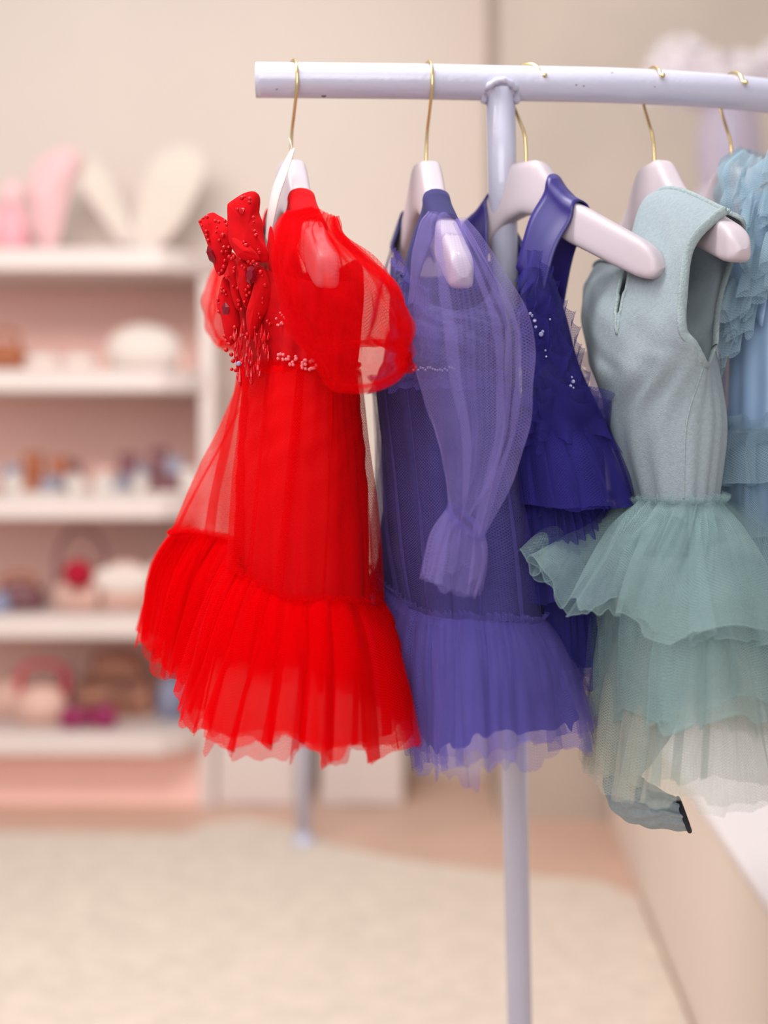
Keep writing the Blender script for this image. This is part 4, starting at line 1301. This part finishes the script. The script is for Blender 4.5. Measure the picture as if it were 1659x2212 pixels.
arm = edge_rows(330, 0, 3.4) + [gg[int(np.argmin(abs(TT - tt))), cc % nuG] for tt, cc in ((3.75, 338), (3.93, 348), (3.97, 360), (3.93, 12), (3.75, 22))] + edge_rows(30, 0, 3.4)[::-1]
tube('armhole_binding', gd, M['greyrib'], path_open(arm, 160), 0.0048, 10, flat=.45)
neck = [gg[0, c % nuG] for c in range(330, 276, -3)]
tube('neck_binding', gd, M['greyrib'], path_open(neck, 80), 0.0032, 10, flat=.6)
neck = [gg[0, c % nuG] for c in range(274, 214, -3)]
tube('neck_binding', gd, M['greyrib'], path_open(neck, 80), 0.0032, 10, flat=.6)
neck = [gg[0, c % nuG] for c in range(30, 148, 4)]
tube('neck_binding', gd, M['greyrib'], path_open(neck, 80), 0.0032, 10, flat=.6)
for cc in (274, 280):
    tube('keyhole_binding', gd, M['greyrib'], path_open([gg[i, int(round(277 + (cc - 277) * np.clip((2.6 - TT[i]) / 1.3, 0, 1)))] for i in range(nvG) if TT[i] <= 2.55], 60), 0.0022, 8)
tube('side_seam', gd, M['greyrib'], path_open([gg[i, 352] for i in range(nvG) if 4.05 <= TT[i] <= 5.95], 60) + np.array([0, -.0008, 0]), 0.0009, 6)
w_g = ring(1088, 1362, 1550, 1485, 1440, 1.43, .09, .075)
wo = w_g - w_g.mean(0); wo[:, 2] = 0; wo /= np.linalg.norm(wo, axis=1, keepdims=True)
for q in range(2):
    frill('waist_frill', gd, M['gry1'], w_g + wo * .003 + np.array([0, 0, -.002 * q]), (0, 0, 1), wo, .010, 34 - 5 * q, .0055, seed=152 + q, closed=True, flare=.004)
h1 = PX([(1430, 1385, 1.275), (1570, 1365, 1.265), (1690, 1400, 1.32), (1730, 1330, 1.44), (1640, 1290, 1.57), (1480, 1290, 1.60), (1340, 1270, 1.58), (1215, 1235, 1.43), (1146, 1200, 1.33), (1190, 1272, 1.305), (1255, 1322, 1.29), (1330, 1320, 1.285)])
s1 = between(w_g, h1, .45, .012)
for q, (mt, ov, gr) in enumerate(((M['gry1'], -.06, -.012), (M['gry1'], .0, .0))):
    loft('tutu_tier', gd, mt, [w_g, between(w_g, h1, .22, .012), s1, between(w_g, h1, .75, .008), h1], nu=520, nv=60, seed=160 + q, a0=.006, a1=.012, k0=40, k1=11, jag=.10, jag_n=14, over=ov, grow=gr, sharp=.9, twist=.06, fold=(8, 2.3, .018), hem=.0007)
u2 = ring(1190, 1330, 1580, 1470, 1440, 1.43, .10, .09)
h2 = PX([(1440, 1575, 1.265), (1580, 1530, 1.255), (1700, 1560, 1.32), (1740, 1510, 1.44), (1640, 1430, 1.56), (1490, 1400, 1.60), (1370, 1400, 1.59), (1290, 1420, 1.54), (1250, 1465, 1.48), (1258, 1510, 1.42), (1300, 1545, 1.36), (1370, 1565, 1.31)])
for q, (mt, ov, gr) in enumerate(((M['gry1'], -.05, -.012), (M['gry1'], .0, .0))):
    loft('tutu_tier', gd, mt, [u2, between(u2, h2, .3, .012), between(u2, h2, .65, .008), h2], nu=560, nv=56, seed=164 + q, a0=.004, a1=.008, k0=56, k1=20, jag=.08, jag_n=20, over=ov, grow=gr, sharp=.85, twist=.06, fold=(12, 2.2, .013), hem=.0006)
uo = u2 - u2.mean(0); uo[:, 2] = 0; uo /= np.linalg.norm(uo, axis=1, keepdims=True)
frill('tier_gather', gd, M['gry1'], u2, (0, 0, 1), uo, .010, 28, .006, seed=168, closed=True, flare=.005)
u3 = ring(1330, 1345, 1590, 1470, 1450, 1.43, .10, .09)
h3 = PX([(1420, 1725, 1.27), (1560, 1735, 1.265), (1710, 1735, 1.33), (1740, 1670, 1.45), (1640, 1600, 1.55), (1490, 1570, 1.58), (1380, 1570, 1.57), (1310, 1590, 1.53), (1272, 1620, 1.48), (1275, 1660, 1.42), (1305, 1690, 1.36), (1350, 1710, 1.31)])
for q, (mt, ov, gr) in enumerate(((M['gry1'], -.12, -.012), (M['gry2'], -.03, .0), (M['gry2'], .02, .004))):
    loft('tutu_tier', gd, mt, [u3, between(u3, h3, .3, .010), between(u3, h3, .65, .006), h3], nu=620, nv=56, seed=170 + q, a0=.004, a1=.006, k0=60, k1=28, jag=.07, jag_n=34, over=ov, grow=gr, sharp=.85, twist=.03, fold=(20, 2.1, .009))
frill('tier_gather', gd, M['gry1'], u3, (0, 0, 1), uo, .010, 28, .006, seed=176, closed=True, flare=.005)
M['gry_shade'] = tulle('shaded_sea_green_lining', lin(96, 130, 134), 0.72, net=0.1, trans=0.1, sheen=0.05)  # lining colour darkened to carry the shade between the tutu folds
loft('lining', gd, M['gry_shade'], [w_g, u2, u3, ring(1480, 1335, 1600, 1470, 1450, 1.43, .10, .09)], nu=300, nv=40, seed=177, a0=.003, a1=.006, k0=40, k1=24)
# bloomer leg showing below the tutu
bl = sleeve_rings([(1410, 1480, 80, 10, 1.42, .06, 3.14), (1378, 1600, 72, 10, 1.42, .06, 3.0), (1356, 1675, 56, 10, 1.415, .06, 2.6), (1362, 1718, 50, 8, 1.41, .055, 2.05), (1400, 1738, 47, 8, 1.40, .045, 1.55), (1440, 1750, 43, 6, 1.395, .036, 1.32), (1477, 1760, 38, 4, 1.39, .026, 1.22)])
loft('bloomer', gd, M['grey'], bl, nu=200, nv=60, seed=180, a0=.001, a1=.0022, k0=10, k1=11, wr=.002, apow=2)
tube('elastic_cuff', gd, M['darkhole'], bl[-1], 0.0022, 8, n=40, closed=True, label='dark elastic edge of the bloomer leg')

# ------------------------------------------------------------------ pale blue dress at the right edge
bd = thing('tulle_dress', HW('blue', 0, 0, 0) * np.array([1, 1, 0]) + np.array([0, 0, 0.7]), 'pale blue satin dress with curled tulle ruffles, cut by the right edge', 'dress')
w_b = ring(930, 1545, 1790, 1680, 1650, 1.52, .10, .09)
loft('bodice', bd, M['bluesatin'], [ring(560, 1560, 1770, 1680, 1650, 1.52, .09, .09), ring(740, 1552, 1780, 1680, 1650, 1.52, .10, .09), w_b], nu=220, nv=30, seed=190, a0=.004, a1=.006, k0=16, k1=16, sharp=1.0)
strap('shoulder_strap', bd, M['bluesatin'], 'blue', 0.075, 0.05, 0.11, 0.11)
bsl = sleeve_rings([(1640, 335, 40, 8, 1.50, .03, .3), (1640, 390, 85, 8, 1.48, .05, .3), (1660, 470, 100, 10, 1.47, .055, .25), (1668, 560, 95, 10, 1.46, .05, .2), (1660, 640, 80, 8, 1.46, .05, .1)])
loft('sleeve', bd, M['blu1'], bsl, nu=400, nv=60, seed=191, a0=.004, a1=.004, k0=22, k1=12, wr=.003, fold=(9, 2, .01))
def meander(pa, wd, periods, ampx, q):
    n_ = 26 * periods
    p = path_open(PX(pa), n_)
    tg = np.gradient(p, axis=0)
    tg /= np.linalg.norm(tg, axis=1, keepdims=True)
    vd = np.array([-.35, -.6, -.55]); vd /= np.linalg.norm(vd)
    sd = np.cross(tg, vd)
    k = np.linspace(0, 2 * math.pi * periods, n_)
    p2 = p + sd * (ampx * np.sin(k))[:, None] + tg * (ampx * .85 * np.sin(2 * k))[:, None]
    tg2 = np.gradient(p2, axis=0)
    g_ = []
    for w in np.linspace(0, 1, 6):
        g_.append(p2 + vd * (wd * w)[..., None] + sd * (ampx * .25 * w * np.sin(k * 1.7 + q))[:, None] + np.array([0, 0, -1]) * (w * w * wd * .45))
    grid_mesh('ruffle', np.array(g_), M['blu1'], bd, False)


for q, (pa, wd, per, ax_) in enumerate((
        ([(1690, 330, 1.44), (1640, 345, 1.44), (1612, 390, 1.44), (1625, 430, 1.43), (1690, 430, 1.42)], .030, 3, .012),
        ([(1640, 420, 1.42), (1612, 470, 1.42), (1628, 520, 1.41), (1690, 520, 1.40)], .034, 3, .013),
        ([(1690, 560, 1.40), (1640, 570, 1.40), (1605, 610, 1.405), (1580, 660, 1.42)], .032, 3, .012),
        ([(1640, 620, 1.405), (1610, 670, 1.41), (1580, 710, 1.42), (1556, 750, 1.43)], .026, 3, .010),
        ([(1595, 580, 1.43), (1590, 620, 1.42), (1570, 660, 1.43), (1556, 700, 1.435)], .024, 3, .009),
        ([(1660, 390, 1.42), (1690, 420, 1.41), (1710, 480, 1.40), (1700, 560, 1.40)], .030, 3, .012))):
    meander(pa, wd, per, ax_, q)
wo = w_b - w_b.mean(0); wo[:, 2] = 0; wo /= np.linalg.norm(wo, axis=1, keepdims=True)
frill('waist_frill', bd, M['blu1'], w_b + wo * .006, (0, 0, 1), wo, .016, 14, .009, seed=200, closed=True, flare=.006)
b1 = ring(1040, 1510, 1830, 1680, 1650, 1.52, .14, .12)
b2 = ring(1150, 1530, 1820, 1680, 1650, 1.52, .14, .12)
b3 = ring(1330, 1520, 1840, 1680, 1650, 1.52, .14, .13)
for q, (ra, rb) in enumerate(((w_b, b1), (between(w_b, b1, .3, -.01), b2), (between(w_b, b2, .6, -.03), b3))):
    loft('ruffle', bd, M['blu1'], [ra, between(ra, rb, .5, .012), rb], nu=420, nv=36, seed=202 + q, a0=.004, a1=.010, k0=40, k1=14, jag=.12, jag_n=16, fold=(10, 2.0, .012), hem=.0006)
loft('lining', bd, mat('deep_blue_lining', lin(84, 118, 158), 0.6, noise=.1, scale=20), [between(w_b, b1, .05, -.012), ring(1150, 1550, 1790, 1680, 1650, 1.52, .11, .1), ring(1380, 1550, 1790, 1680, 1650, 1.52, .11, .1)], nu=200, nv=24, seed=206, a0=.003, a1=.006)
